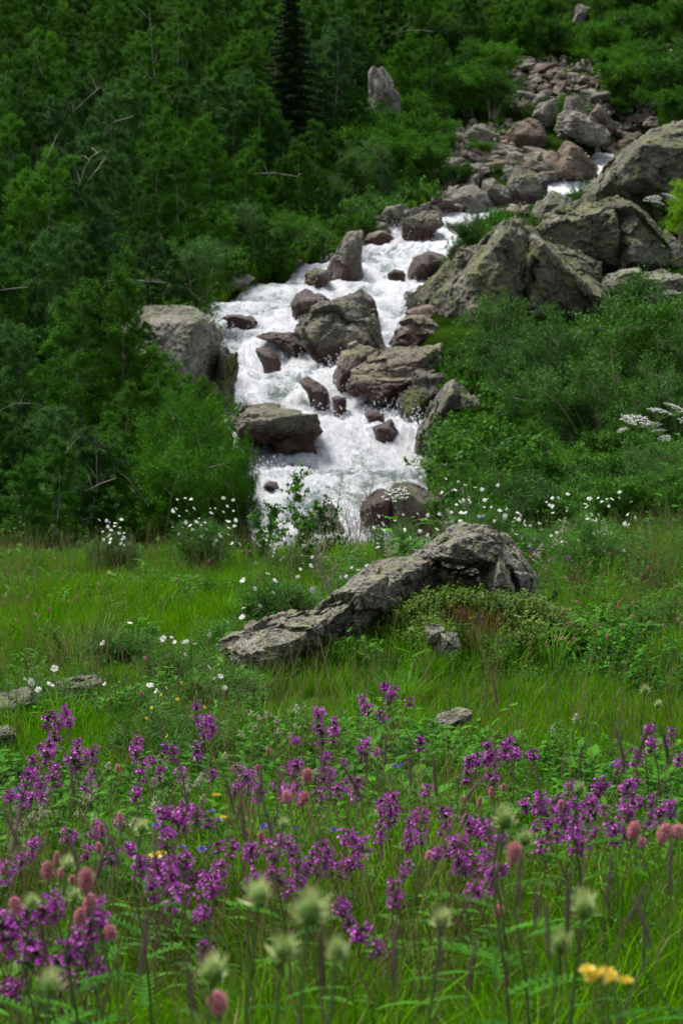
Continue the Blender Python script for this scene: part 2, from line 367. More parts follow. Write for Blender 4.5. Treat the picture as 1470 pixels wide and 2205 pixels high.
def watermat():
    k = N('white_water'); f = k.attr('foam'); uv = k.n('ShaderNodeCombineXYZ')
    k.l(k.attr('flow_s'), uv.inputs[0]); k.l(k.attr('flow_t'), uv.inputs[1]); geo = k.n('ShaderNodeNewGeometry').outputs['Position']
    map_ = k.n('ShaderNodeMapping'); k.l(uv.outputs[0], map_.inputs[0]); map_.inputs['Scale'].default_value = (1.1, 2.6, 1)
    n1 = k.noise(map_.outputs[0], 1.4, 8, .72, 1.6); n2 = k.noise(geo, 9, 6, .75)
    ff = k.math('ADD', f, k.math('MULTIPLY', k.math('SUBTRACT', n1, .5), 1.5)); ff = k.math('ADD', ff, k.math('MULTIPLY', k.math('SUBTRACT', n2, .5), .75))
    n3 = k.noise(map_.outputs[0], 2.6, 7, .65, 2.6); st_ = k.math('SUBTRACT', 1.0, k.math('MULTIPLY', k.math('ABSOLUTE', k.math('SUBTRACT', n3, .5)), 7.0), clamp=True)
    ff = k.math('ADD', ff, k.math('MULTIPLY', st_, .35)); fo = k.ramp(ff, ((.32, 0), (.50, .5), (.78, 1)))
    k.l(k.mix(fo, (.17, .215, .195), k.mix(n2, (.66, .675, .70), (.84, .85, .87))), k.b.inputs['Base Color']); k.l(k.ramp(fo, ((0, .18), (.6, .7))), k.b.inputs['Roughness'])
    k.b.inputs['IOR'].default_value = 1.33
    k.bump(k.math('ADD', k.math('ADD', n1, k.math('MULTIPLY', st_, .35)), k.math('MULTIPLY', n2, .6)), 1.0, .10); return k.m
M['water'] = watermat()
# ------------------------------------------------------------------ ground
def grid_mesh(name, ys, nx, mat):
    t = np.linspace(-1, 1, nx); Y = np.repeat(ys, nx); T = np.tile(t, len(ys)); X = T * (.36 * Y + 6)
    Z = gz(X, Y); i = np.arange((len(ys) - 1) * (nx)).reshape(len(ys) - 1, nx)[:, :-1].ravel()
    F = np.stack([i, i + 1, i + nx + 1, i + nx], 1)
    return mesh_np(name, np.c_[X, Y, Z], F, [mat])
tag(ob('meadow', grid_mesh('meadow', np.r_[np.linspace(-3, .5, 6)[:-1], np.geomspace(.5 + 3, 24 + 3, 200) - 3], 260, M['soil'])), 'grassy flowering meadow floor falling away from the viewer', kind='structure')
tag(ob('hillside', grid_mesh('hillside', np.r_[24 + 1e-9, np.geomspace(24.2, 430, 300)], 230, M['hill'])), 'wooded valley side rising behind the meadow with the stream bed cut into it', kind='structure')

# ------------------------------------------------------------------ rocks
_ico = {}
def ico(n):
    if n not in _ico:
        bm = bmesh.new(); bmesh.ops.create_icosphere(bm, subdivisions=n, radius=1)
        v = np.array([x.co[:] for x in bm.verts]); f = np.array([[q.index for q in x.verts] for x in bm.faces]); bm.free(); _ico[n] = (v, f)
    return _ico[n]
def planes(pts):
    bm = bmesh.new(); vs = [bm.verts.new(p) for p in pts]; r = bmesh.ops.convex_hull(bm, input=vs); bm.normal_update()
    c = Vector(np.mean([v.co[:] for v in {v for f in bm.faces for v in f.verts}], axis=0)); out = {}
    for f in bm.faces:
        if f.calc_area() < 1e-8: continue
        n = f.normal; d = (f.verts[0].co - c).dot(n)
        if d < 0: n, d = -n, -d
        out.setdefault((round(n.x * 4), round(n.y * 4), round(n.z * 4)), (n.x, n.y, n.z, max(d, 1e-3)))
    bm.free(); return np.array(c[:]), np.array(list(out.values()))
def hull_blob(pts, sub, p=22, amp=.05, crack=.04, freq=1.0, seed=0):
    pts = np.array([tuple(q) for q in pts]); c, pl = planes(pts)
    ext = (pts.max(0) - pts.min(0)) / 2; v, f = ico(sub); d = v * ext; d /= np.linalg.norm(d, axis=1, keepdims=True)
    p = p * 4.5; q = np.maximum(1e-6, d @ pl[:, :3].T / pl[:, 3]); mx = q.max(1, keepdims=True); r = 1 / (mx[:, 0] * np.sum((q / mx) ** p, 1) ** (1 / p) + 1e-9) * (1 + .5 / p)
    V = c + d * r[:, None]; s = float(np.median(ext)); k = freq * 1.6 / s
    n = fbm(V[:, 0] * k + seed * 7.3, V[:, 1] * k, V[:, 2] * k, 3); q2 = np.round(n * 6) / 6
    n2 = .5 * n + .5 * (q2 + (n - q2) * .25)
    fine = fbm(V[:, 0] * k * 6 + seed, V[:, 1] * k * 6, V[:, 2] * k * 9, 4, .6)
    cr = np.exp(-np.abs(vn(V[:, 0] * k * 1.2 + seed * 3, V[:, 1] * k * 1.2, V[:, 2] * k * 2)) / .05)
    rs = np.random.default_rng(int(seed * 97) + len(pts))
    fac = np.zeros(len(V))
    for nc, am in ((9, .11), (42, .075), (150, .03)):
        sd = c + (rs.normal(0, 1, (nc, 3)) * ext * .75); nr = rs.normal(0, 1, (nc, 3)); nr /= np.linalg.norm(nr, axis=1, keepdims=True); Vw = V + .18 * s * np.c_[n, fine, -n] * .6
        dd = ((Vw[:, None] - sd[None]) ** 2 / ext ** 2).sum(2); ci = dd.argmin(1); off = rs.uniform(-1, .6, nc)
        fac += s * am * (off[ci] + 1.2 * np.sum((V - sd[ci]) / s * nr[ci], 1).clip(-1, 1)) * (amp / .05)
    D = fac + s * amp * .8 * (2.0 * n2 + 1.7 * fine) - s * crack * cr * sstep(-.3, .3, n + .4 * fine)
    return V + d * D[:, None], f
def ring_pts(outline, d, T, seed=0, front=.34):
    "turns an outline seen from the front into points of a solid of thickness T (m)"
    r = random.Random(seed); pts = []; o = [P(x, y, d) for x, y in outline]; c = sum(o, Vector()) / len(o); off = r.randrange(2)
    for i, q in enumerate(o):
        pts.append(q + Vector((0, r.uniform(-.12, .15) * T, 0)))
        if (i + off) % 2 == 0: e = c + (q - c) * r.uniform(.30, .8); pts.append(e + Vector((0, -T * front * r.uniform(.6, 1.4), 0)))
        e = c + (q - c) * .7; pts.append(e + Vector((0, T * .7, 0)))
    return pts
SR_row = np.array([s_[3] for s_ in SR], float)[::-1]; SR_dd = SR_d[::-1]
def wd(row): return float(np.interp(row, SR_row, SR_dd))
def rock(name, label, cat, hulls, mat, sub=5, group=None, amp=.05, crack=.04, p=22, sink=True, freq=1.0, base=None):
    "hulls: list of (outline, depth, thickness)"
    Vs, Fs, b = [], [], 0
    for i, (o, d, T) in enumerate(hulls):
        v, f = hull_blob(ring_pts(o, d, T, i + len(name) + int(d * 10)), sub, p, amp, crack, freq, i + d)
        Vs.append(v); Fs.append(f + b); b += len(v)
    for v in Vs:                                     # every block reaches down into the ground or the stream bed
        gap = float((v[:, 2] - gz(v[:, 0], v[:, 1])).min()) + .12
        if 0 < gap and (name != 'lichen_rock' or gap < .3): z0 = v[:, 2].min(); hh = v[:, 2].max() - z0; v[:, 2] -= min(gap, 1.0) * (1 - sstep(z0, z0 + .35 * hh, v[:, 2]))
    V = np.concatenate(Vs); F = np.concatenate(Fs)
    org = np.array([V[:, 0].mean(), V[:, 1].mean(), V[:, 2].min() if base is None else base])
    return tag(ob(name, mesh_np(name, V - org, F, [mat], smooth=False), loc=org), label, cat, group)
BO = 'boulders in and beside the stream'
R = lambda *a, **k: rock(*a, **k)
hero = [([(900, 1200), (925, 1170), (960, 1146), (1000, 1129), (1042, 1129), (1090, 1155), (1085, 1212), (1035, 1222), (1000, 1206), (935, 1202)], 10.6, .5),
        ([(1030, 1135), (1085, 1152), (1122, 1192), (1158, 1238), (1135, 1262), (1090, 1275), (1050, 1262), (1015, 1215)], 10.8, .5),
        ([(885, 1190), (1050, 1180), (1085, 1250), (1010, 1310), (880, 1300)], 11.25, .42),
        ([(845, 1228), (905, 1192), (960, 1180), (950, 1235), (905, 1290), (850, 1330), (815, 1300)], 10.75, .5),
        ([(745, 1262), (800, 1238), (880, 1208), (925, 1205), (905, 1290), (835, 1360), (770, 1375), (738, 1320)], 10.45, .55),
        ([(625, 1345), (690, 1308), (768, 1246), (825, 1245), (815, 1340), (765, 1392), (700, 1405), (645, 1400)], 10.1, .55),
        ([(474, 1390), (498, 1372), (560, 1352), (640, 1332), (715, 1325), (710, 1390), (648, 1420), (585, 1440), (520, 1446), (486, 1430)], 9.75, .55),
        ([(1070, 1195), (1098, 1215), (1104, 1245), (1105, 1275), (1085, 1296), (1050, 1292), (1043, 1275), (1058, 1225)], 10.5, .42)]
def hrock(label, hulls, **k): return R('lichen_rock', label, 'rock', hulls, M['rock_hero'], **k)
hrock('long grey lichen crusted rock sloping up to a domed head in the meadow', hero, sub=6, amp=.06, crack=.08, freq=1.1, p=20)
hrock('small pale broken rock in the moss below the domed lichen rock', [([(908, 1352), (925, 1342), (960, 1350), (965, 1380), (950, 1400), (920, 1380)], 9.7, .15), ([(945, 1362), (985, 1365), (992, 1395), (960, 1405), (945, 1398)], 9.65, .15)], amp=.07, crack=.08, freq=1.3)
R('dark_rock', 'low dark slab of rock beside white roses at the left of the meadow' , 'rock', [([(100, 1482), (140, 1470), (205, 1462), (222, 1468), (190, 1490), (130, 1520), (95, 1530)], 8.5, .3)], M['rock_dark_small'], amp=.07, crack=.1, freq=1.5)
R('dark_rock', 'dark lichen rock running out of the left side of the meadow', 'rock', [([(-60, 1500), (20, 1508), (60, 1498), (75, 1520), (60, 1555), (20, 1575), (-60, 1590)], 8.0, .4)], M['rock_dark_small'], amp=.07, crack=.1, freq=1.5)
R('dark_rock', 'small pale rock under the dark rock at the left edge of the meadow', 'rock', [([(-60, 1580), (10, 1575), (38, 1592), (20, 1612), (-60, 1620)], 7.4, .25)], M['rock_dark_small'], amp=.07, crack=.1, freq=1.5)
hrock('small flat grey rock sunk in grass just above the purple flowers', [([(925, 1562), (960, 1543), (1000, 1530), (1022, 1534), (1015, 1552), (970, 1572), (935, 1585)], 7.6, .2)], amp=.06, crack=.08, freq=1.3)

L = 'boulder'; AUTO = False
def br(name, label, hulls, mat, auto=None, **k):
    if AUTO: k.setdefault('base', float(wz(wd(max(y for x, y in hulls[0][0])))))
    if AUTO: hulls = [(o, wd(max(y for x, y in o)) + .22 * T, T) for o, d, T in hulls]
    return R(name, label, 'boulder', hulls, M[mat], group=BO, **k)
# the large ones to the right of the stream
br(L, 'huge lichen covered boulder with a peaked top at the right bank of the stream', [
    ([(865, 680), (878, 645), (925, 592), (968, 560), (1010, 585), (985, 660), (945, 698), (900, 690)], 59, 2.6),
    ([(938, 705), (948, 640), (985, 575), (1040, 520), (1085, 470), (1128, 468), (1160, 540), (1130, 690), (1050, 740), (960, 740)], 57.5, 4.5),
    ([(968, 562), (980, 535), (1045, 525), (1060, 560), (1000, 640), (965, 640)], 58.5, 2.2),
    ([(1085, 478), (1130, 468), (1165, 530), (1230, 565), (1275, 605), (1295, 640), (1260, 700), (1100, 730), (1060, 640)], 58.5, 4.2)], 'rock_giant', sub=6, amp=.06, crack=.07, p=26, freq=1.2)
br(L, 'dark mossy boulder behind the peaked one with a black shadowed right face', [
    ([(1140, 490), (1180, 455), (1250, 432), (1340, 425), (1355, 520), (1340, 600), (1270, 605), (1190, 545)], 65, 5),
    ([(1140, 500), (1210, 545), (1290, 560), (1310, 650), (1230, 660), (1150, 590)], 61, 3.5),
    ([(1310, 445), (1345, 425), (1385, 455), (1430, 500), (1475, 535), (1480, 600), (1400, 605), (1320, 590)], 64.5, 4)], 'rock_giant', sub=6, amp=.06, crack=.06, p=26, freq=1.2)
br(L, 'tall pale green boulder at the upper right beside the upper falls', [
    ([(1245, 445), (1285, 380), (1335, 310), (1385, 282), (1440, 268), (1500, 262), (1560, 300), (1560, 450), (1400, 470), (1310, 450)], 73, 6),
    ([(1240, 445), (1262, 405), (1310, 370), (1350, 420), (1320, 450)], 71.5, 2.5)], 'rock_giant', sub=6, amp=.045, crack=.05, p=18, freq=1.0)
br(L, 'broken ledge of grey rock under the dark mossy boulder behind the willow', [
    ([(1285, 620), (1300, 588), (1370, 580), (1390, 610), (1350, 650), (1290, 650)], 60, 2), ([(1365, 600), (1430, 582), (1480, 590), (1490, 640), (1400, 660)], 59.5, 2.2), ([(1420, 640), (1500, 620), (1500, 700), (1440, 700)], 57, 2)], 'rock_giant_light', amp=.08, crack=.1)
br(L, 'pale boulder showing through leaves at the far right edge behind the willows', [([(1415, 730), (1440, 705), (1500, 700), (1520, 760), (1440, 775)], 46, 1.6)], 'rock_giant_light', amp=.06)
br(L, 'pointed grey boulder standing at the waterside below the willows', [
    ([(888, 990), (893, 935), (925, 870), (978, 808), (1000, 830), (985, 900), (960, 940), (925, 985), (900, 1010)], 43.5, 1.5),
    ([(978, 806), (1010, 835), (1042, 875), (1045, 912), (1000, 940), (950, 950), (940, 900)], 43.8, 1.4)], 'rock_giant_light', sub=5, amp=.07, crack=.09, p=28)
br(L, 'dark steep boulder tucked behind the pointed grey one', [([(858, 870), (872, 825), (905, 808), (955, 812), (985, 850), (930, 960), (880, 950), (862, 900)], 46, 1.6)], 'rock_moss', amp=.07, crack=.08)
AUTO = True
# in the stream
br(L, 'big grey green boulder in the middle of the stream', [
    ([(625, 712), (640, 682), (690, 655), (735, 640), (778, 632), (805, 680), (828, 745), (790, 775), (720, 782), (690, 755), (645, 735)], 55, 2.4),
    ([(640, 690), (690, 668), (710, 700), (690, 750), (640, 730)], 54.2, 1.2)], 'rock_stream', sub=6, amp=.05, crack=.06, p=26)
br(L, 'brown wet rock just upstream of the big grey green boulder', [([(622, 655), (635, 628), (660, 622), (700, 640), (702, 665), (660, 690), (628, 680)], 58, 1.2), ([(655, 650), (700, 640), (730, 660), (690, 690)], 57.5, 1)], 'rock_wet', sub=4, amp=.06)
br(L, 'narrow tan rock leaning against the back of the big grey green boulder', [([(765, 640), (785, 623), (805, 640), (816, 675), (800, 690), (780, 670)], 57.5, 1)], 'rock_wet', sub=4)
br(L, 'long tan slab boulder with a dark undercut face at the right bank', [
    ([(745, 800), (790, 765), (860, 742), (950, 742), (960, 775), (920, 820), (860, 862), (800, 850), (752, 830)], 50.5, 2.6), ([(760, 810), (860, 800), (930, 800), (880, 868), (800, 866), (750, 840)], 49.6, 1.6)], 'rock_tan', sub=6, amp=.05, crack=.06)
br(L, 'pinkish rounded rock at the left end of the long tan slab', [([(714, 800), (735, 755), (762, 742), (800, 742), (818, 765), (790, 800), (740, 840), (718, 825)], 50.3, 1.4)], 'rock_tan', sub=5, amp=.05)
br(L, 'domed tan boulder sitting on top of the long tan slab', [([(832, 745), (845, 708), (880, 686), (915, 690), (948, 712), (955, 745), (890, 752)], 52.5, 1.5)], 'rock_tan', sub=5, amp=.05)
br(L, 'small tan stone to the right of the domed boulder', [([(945, 745), (950, 727), (970, 730), (972, 755), (955, 760)], 51.5, .5)], 'rock_tan', sub=4)
br(L, 'low grey brown slab lying in the water at the left bank', [([(490, 895), (520, 872), (570, 872), (630, 884), (690, 902), (705, 930), (680, 958), (620, 972), (520, 960), (492, 930)], 44.6, 2.0)], 'rock_stream', sub=6, amp=.05, crack=.06)
br(L, 'upper of two small brown rocks where the lower rapids narrow', [([(782, 892), (802, 880), (826, 892), (828, 915), (795, 918)], 45.4, .6)], 'rock_wet', sub=4)
br(L, 'lower of two small brown rocks where the lower rapids narrow', [([(797, 920), (840, 904), (858, 932), (850, 950), (808, 935)], 44.6, .7)], 'rock_wet', sub=4)
br(L, 'big grey boulder with a mossy corner half hidden by birches at the left bank', [
    ([(250, 700), (310, 655), (385, 652), (445, 662), (470, 695), (478, 760), (470, 850), (400, 890), (300, 860), (240, 780)], 49.5, 4)], 'rock_giant_light', sub=6, amp=.035, crack=.03, p=18)
br(L, 'dark mossy rock clinging to the right side of the big left bank boulder', [([(465, 765), (480, 735), (512, 758), (515, 800), (500, 860), (480, 882), (455, 850)], 48.8, 1.3)], 'rock_moss', sub=5, amp=.06, crack=.08)
br(L, 'brown boulder at the foot of the rapids behind the bare twigs', [([(774, 1125), (780, 1082), (815, 1052), (850, 1055), (870, 1100), (850, 1150), (790, 1150)], 36.5, 1.2)], 'rock_wet', sub=5, amp=.05)
br(L, 'grey boulder at the foot of the rapids right of the brown one', [([(835, 1060), (855, 1037), (885, 1036), (930, 1060), (962, 1110), (960, 1160), (850, 1160)], 37.2, 1.6)], 'rock_stream', sub=5, amp=.05)
br(L, 'reddish wet rock low in the water behind the leafy twig', [([(645, 1145), (660, 1110), (690, 1094), (725, 1102), (745, 1150)], 35.2, 1.2)], 'rock_wet', sub=4)
br(L, 'small wet rock breaking the water below the low grey brown slab', [([(562, 1048), (575, 1036), (598, 1040), (602, 1055), (575, 1062)], 40, .5)], 'rock_wet', sub=4)
br(L, 'flat brown rock at the lip of the middle cascade', [([(548, 725), (580, 712), (630, 716), (668, 742), (650, 760), (600, 742)], 55.5, 1.2)], 'rock_wet', sub=5)
br(L, 'dark brown wedge of rock splitting the middle cascade', [([(548, 750), (572, 740), (598, 765), (606, 792), (588, 800), (560, 782)], 53.4, .9)], 'rock_wet', sub=4)
br(L, 'flat dark rock awash in the pool behind the left bank boulder', [([(474, 686), (500, 677), (540, 680), (555, 692), (510, 697)], 59.5, .8)], 'rock_wet', sub=4)
br(L, 'pale brown rock washed over below the middle cascade', [([(640, 822), (665, 812), (700, 838), (716, 858), (690, 862)], 49.2, .9)], 'rock_wet', sub=4)
br(L, 'little brown stone left of the long tan slab', [([(712, 858), (728, 850), (745, 856), (745, 868), (720, 868)], 48, .4)], 'rock_wet', sub=3)
br(L, 'brown dome with water pouring over it in the upper rapids', [([(875, 585), (890, 553), (920, 541), (955, 545), (968, 560), (955, 585), (910, 592)], 72, 1.6)], 'rock_wet', sub=5, amp=.03)
br(L, 'small sharp brown rock left of the overflowed dome', [([(832, 592), (850, 578), (875, 590), (872, 598)], 69, .6)], 'rock_wet', sub=3)
br(L, 'small brown rock beside the dark wedge of the peaked boulder', [([(866, 635), (875, 625), (892, 628), (892, 645), (872, 648)], 64, .5)], 'rock_wet', sub=3)
br(L, 'rounded brown rock at the left waterside under the trees', [([(655, 618), (660, 585), (680, 573), (708, 580), (715, 605), (690, 625)], 66, 1.2)], 'rock_stream', sub=4)
br(L, 'tall dark bank rock at the left above the rounded brown one', [([(700, 590), (715, 545), (745, 505), (775, 505), (785, 560), (782, 590), (735, 600)], 71.5, 2)], 'rock_stream', sub=5)
br(L, 'flat brown rock at the water edge beyond the tall dark bank rock', [([(775, 520), (790, 497), (830, 492), (852, 515), (820, 530), (780, 530)], 79, 1.2)], 'rock_stream', sub=4)
br(L, 'grey stone perched behind the flat brown waterside rock', [([(795, 498), (808, 475), (835, 478), (845, 500), (820, 508)], 80, 1)], 'rock_scree', sub=4)
br(L, 'dark grey boulder on the left bank near the bend of the stream', [([(862, 500), (875, 470), (915, 447), (948, 458), (965, 485), (930, 505), (880, 515)], 83, 2)], 'rock_stream', sub=5)
br(L, 'dark block in shade left of the boulder at the bend', [([(815, 470), (830, 440), (865, 440), (872, 475), (850, 500), (820, 495)], 84, 1.6)], 'rock_stream', sub=4)
br(L, 'brown boulder low beside the small upper chute', [([(1075, 450), (1110, 438), (1140, 445), (1140, 480), (1100, 490), (1070, 470)], 85, 1.4)], 'rock_brown', sub=4)
br(L, 'dark sloping rock with a wet face below the upper falls', [([(1135, 475), (1160, 430), (1190, 410), (1235, 432), (1200, 455), (1150, 490)], 89, 2)], 'rock_stream', sub=5)
br(L, 'rounded brown boulder on the bank left of the upper chute', [([(1033, 420), (1038, 390), (1060, 384), (1095, 405), (1108, 440), (1070, 450), (1040, 440)], 91, 1.8)], 'rock_stream', sub=5)
br(L, 'split brown boulder in the middle of the jumble below the red brown peak', [([(1092, 400), (1108, 352), (1135, 385), (1180, 380), (1183, 420), (1140, 445), (1098, 430)], 94, 2)], 'rock_stream', sub=5)
br(L, 'pale cracked block on top of the split brown boulder', [([(1120, 350), (1142, 340), (1165, 362), (1165, 382), (1125, 378)], 96, 1)], 'rock_scree', sub=4)
br(L, 'red brown peaked boulder right above the upper falls', [([(1190, 380), (1200, 330), (1220, 300), (1250, 310), (1285, 352), (1290, 380), (1240, 398), (1200, 395)], 99.5, 2.6)], 'rock_brown', sub=5)
AUTO = False
br(L, 'large squarish tan boulder above the dark hollow', [([(1088, 290), (1098, 265), (1140, 252), (1165, 262), (1182, 295), (1172, 325), (1130, 335), (1095, 325)], 104, 2.6)], 'rock_brown', sub=5, amp=.04)
br(L, 'big grey brown boulder with a broad face right of the squarish one', [([(1188, 300), (1198, 250), (1222, 228), (1262, 238), (1305, 275), (1312, 305), (1270, 315), (1210, 318)], 106, 3)], 'rock_scree', sub=5, amp=.05)
br(L, 'upright block standing on the broad faced boulder', [([(1212, 235), (1218, 205), (1245, 202), (1258, 230), (1240, 245)], 108, 1.3)], 'rock_scree', sub=4)
br(L, 'grey boulder left of the upright block in the scree', [([(1142, 250), (1160, 218), (1190, 215), (1200, 245), (1180, 262)], 108, 1.6)], 'rock_scree', sub=4)
br(L, 'dark round boulder under bushes at the left of the scree', [([(997, 295), (1012, 270), (1045, 268), (1065, 290), (1055, 315), (1010, 315)], 103, 1.8)], 'rock_scree', sub=4)
br(L, 'tan boulder with a sloping top right of the broad faced one', [([(1262, 250), (1285, 222), (1310, 240), (1322, 285), (1290, 300)], 108.5, 1.6)], 'rock_brown', sub=4)
br(L, 'tall pale grey outcrop standing alone among bushes on the slope', [([(788, 150), (800, 138), (828, 145), (850, 185), (862, 220), (866, 320), (800, 320), (792, 175)], 104, 2.2)], 'rock_scree', sub=5)
br(L, 'narrow grey outcrop near the top of the slope', [([(1232, 30), (1242, 8), (1270, 15), (1262, 48), (1250, 85), (1228, 80), (1222, 60), (1238, 45)], 139, 2.4)], 'rock_scree', sub=5)
br(L, 'small round white stone at the top edge of the scree', [([(1117, 135), (1120, 125), (1128, 124), (1131, 135), (1124, 141)], 124, .4)], 'rock_tan', sub=3)
br(L, 'grey rock in the grass right of the scree', [([(1385, 205), (1400, 195), (1425, 198), (1425, 215), (1395, 222)], 117, 1.2)], 'rock_scree', sub=4)
br(L, 'orange brown rock beside the tall pale green boulder', [([(1322, 320), (1330, 300), (1352, 296), (1358, 310), (1345, 325)], 108, 1)], 'rock_brown', sub=3)

# ------------------------------------------------------------------ scree: loose stones on the slope
def hit(px, py, lo=80, hi=165):
    ds = np.linspace(lo, hi, 60); q = P(px, py, 1.0); f = q.z * ds - gz(q.x * ds, ds); k = np.where(f <= 0)[0]
    k = k[0] if len(k) else 59
    d = ds[k] if k == 0 else ds[k - 1] + (ds[k] - ds[k - 1]) * f[k - 1] / (f[k - 1] - f[k] + 1e-9)
    return Vector((q.x * d, d, g1(q.x * d, d)))
def inpoly(x, y, poly):
    c = False; j = len(poly) - 1
    for i in range(len(poly)):
        xi, yi = poly[i]; xj, yj = poly[j]
        if (yi > y) != (yj > y) and x < (xj - xi) * (y - yi) / (yj - yi) + xi: c = not c
        j = i
    return c
NUM = ['first', 'second', 'third', 'fourth', 'fifth', 'sixth', 'seventh', 'eighth', 'ninth', 'tenth', 'eleventh', 'twelfth', 'thirteenth', 'fourteenth']
smesh = []
for s in range(9):
    r = random.Random(s + 50)
    pts = [Vector((r.uniform(-1, 1) * .62, r.uniform(-1, 1) * .55, r.uniform(-.6, 1) * .42)) for _ in range(16)]
    v, f = hull_blob(pts, 3, 26, .04, .03, 1.0, s)
    smesh.append([mesh_np('stone', v, f, [M[mm]], smooth=False) for mm in ('rock_scree', 'rock_brown')])
REG = [([(1105, 125), (1200, 130), (1290, 190), (1310, 225), (1180, 225), (1140, 245), (1095, 245), (1098, 180)], 85, 'stone in the upper scree fan', .45, 1.2),
       ([(1290, 230), (1420, 255), (1390, 330), (1300, 345), (1290, 300)], 40, 'stone right of the broad faced boulder', .45, 1.2),
       ([(930, 255), (1000, 300), (1095, 330), (1120, 380), (1040, 390), (1010, 480), (960, 450), (935, 330)], 90, 'stone left of the boulder jumble', .5, 1.5),
       ([(780, 480), (860, 420), (1000, 430), (1070, 400), (1080, 440), (960, 480), (800, 520)], 26, 'bank stone at the stream bend', .5, 1.2),
       ([(1000, 335), (1100, 335), (1190, 345), (1200, 400), (1130, 400), (1060, 395), (1000, 420)], 34, 'stone packed between the brown boulders', .7, 1.6),
       ([(1420, 100), (1480, 90), (1480, 150), (1430, 140)], 8, 'stone among the far right bushes', .5, 1.2)]
for poly, cnt, lab, lo_, hi_ in REG:
    xs = [p[0] for p in poly]; ys = [p[1] for p in poly]; n = 0
    spots = []
    while n < cnt:
        x, y = random.uniform(min(xs), max(xs)), random.uniform(min(ys), max(ys))
        if inpoly(x, y, poly): spots.append((y, x)); n += 1
    spots.sort(); nrow = max(1, round(cnt / 9)); per = math.ceil(cnt / nrow)
    for j in range(nrow):
        for i_, (y, x) in enumerate(sorted(spots[j * per:(j + 1) * per], key=lambda q: q[1])):
            q = hit(x, y); s = lo_ + (hi_ - lo_) * random.random() ** 2.0; brn = random.random() < .3
            tag(ob('scree_stone', random.choice(smesh)[1 if brn else 0], loc=(q.x, q.y, q.z + .02 * s), rot=(random.uniform(-.4, .4), random.uniform(-.4, .4), random.uniform(0, 6.3)), sc=(s * random.uniform(.8, 1.3), s, s * random.uniform(.8, 1.3))),
                ('brown ' if brn else 'grey ') + lab + ', %s row down, %s from left' % (NUM[j], NUM[i_]), 'stone', 'stones: ' + lab)

for side, nm in ((-1, 'left'), (1, 'right')):
    for i, d in enumerate(np.linspace(36, 88, 15)):
        d = float(d) + random.uniform(-.8, .8); s = random.uniform(.45, .95); x = float(wl(d)) - .2 - .5 * s if side < 0 else float(wr(d)) + .2 + .5 * s
        tag(ob('bank_stone', random.choice(smesh)[random.random() < .25], loc=(x, d, float(wz(d)) + .1), rot=(random.uniform(-.3, .3), random.uniform(-.3, .3), random.uniform(0, 6.3)), sc=(s * 1.3, s * 1.2, s * 1.3)),
            'brown grey stone on the %s bank of the stream, %s counting upstream' % (nm, (NUM + ['fifteenth'])[i]), 'stone', 'stones lining the stream banks')

# ------------------------------------------------------------------ the stream
ys = np.arange(30.5, 112.5, .075); nx = 110
T = np.tile(np.linspace(0, 1, nx), len(ys)); Y = np.repeat(ys, nx)
Lx = wl(Y) - .7; Rx = wr(Y) + .7; X = Lx + (Rx - Lx) * T
Zb = wz(Y)
# uneven bed: the water drops in steps
st = Y / 5.2 + .45 * fbm(X * .25, Y * .1, 0 * X + 9, 2); Zb = Zb - .04 + .55 * (np.floor(st) + sstep(.62, .98, st - np.floor(st)) - st + .45) * -1.0
tb = fbm(X * 1.3, Y * .8, 0 * X, 5, .6); rid = 1 - np.abs(fbm(X * 2.2 + 3, Y * 1.1, 0 * X + 5, 4, .6)) * 2
Z = Zb + .13 * tb + .07 * rid + .045 * (1 - 2 * np.abs(fbm(X * 5, Y * 3, 0 * X, 4, .65)))
foam = .34 + .40 * sstep(.55, 1.0, st - np.floor(st)) + .55 * tb + .25 * (rid - .5)
for o in list(C.objects):                          # water piles up against each boulder standing in it
    if o.name.startswith('boulder') and 34 < o.location.y < 102:
        bb = np.array(o.bound_box); cx = o.location.x; cy = o.location.y; rx = (bb[:, 0].max() - bb[:, 0].min()) / 2; ry = (bb[:, 1].max() - bb[:, 1].min()) / 2
        if cx + rx < wl(cy) - 1 or cx - rx > wr(cy) + 1 or rx > 3: continue
        e = np.hypot((X - cx) / (rx + .1), (Y - cy) / (ry + .1))
        am = min(1, rx / 1.1); Z += am * (.16 * np.exp(-((e - 1.15) / .3) ** 2) * sstep(-.2, .5, (Y - cy) / ry) - .12 * np.exp(-((e - 1.2) / .35) ** 2) * sstep(.1, .8, (cy - Y) / ry))
        foam += .5 * np.exp(-((e - 1.2) / .35) ** 2)
i = np.arange((len(ys) - 1) * nx).reshape(len(ys) - 1, nx)[:, :-1].ravel()
me = mesh_np('stream', np.c_[X, Y, Z], np.stack([i, i + 1, i + nx + 1, i + nx], 1), [M['water']], attr={'foam': foam, 'flow_s': Y * .8 + 1.5 * fbm(X * .5, Y * .3, 0 * X + 2, 3), 'flow_t': X - wl(Y) + .8 * fbm(X * .4, Y * .3, 0 * X + 7, 3)})
tag(ob('stream', me), 'foaming white mountain stream rushing down between the boulders', kind='structure')
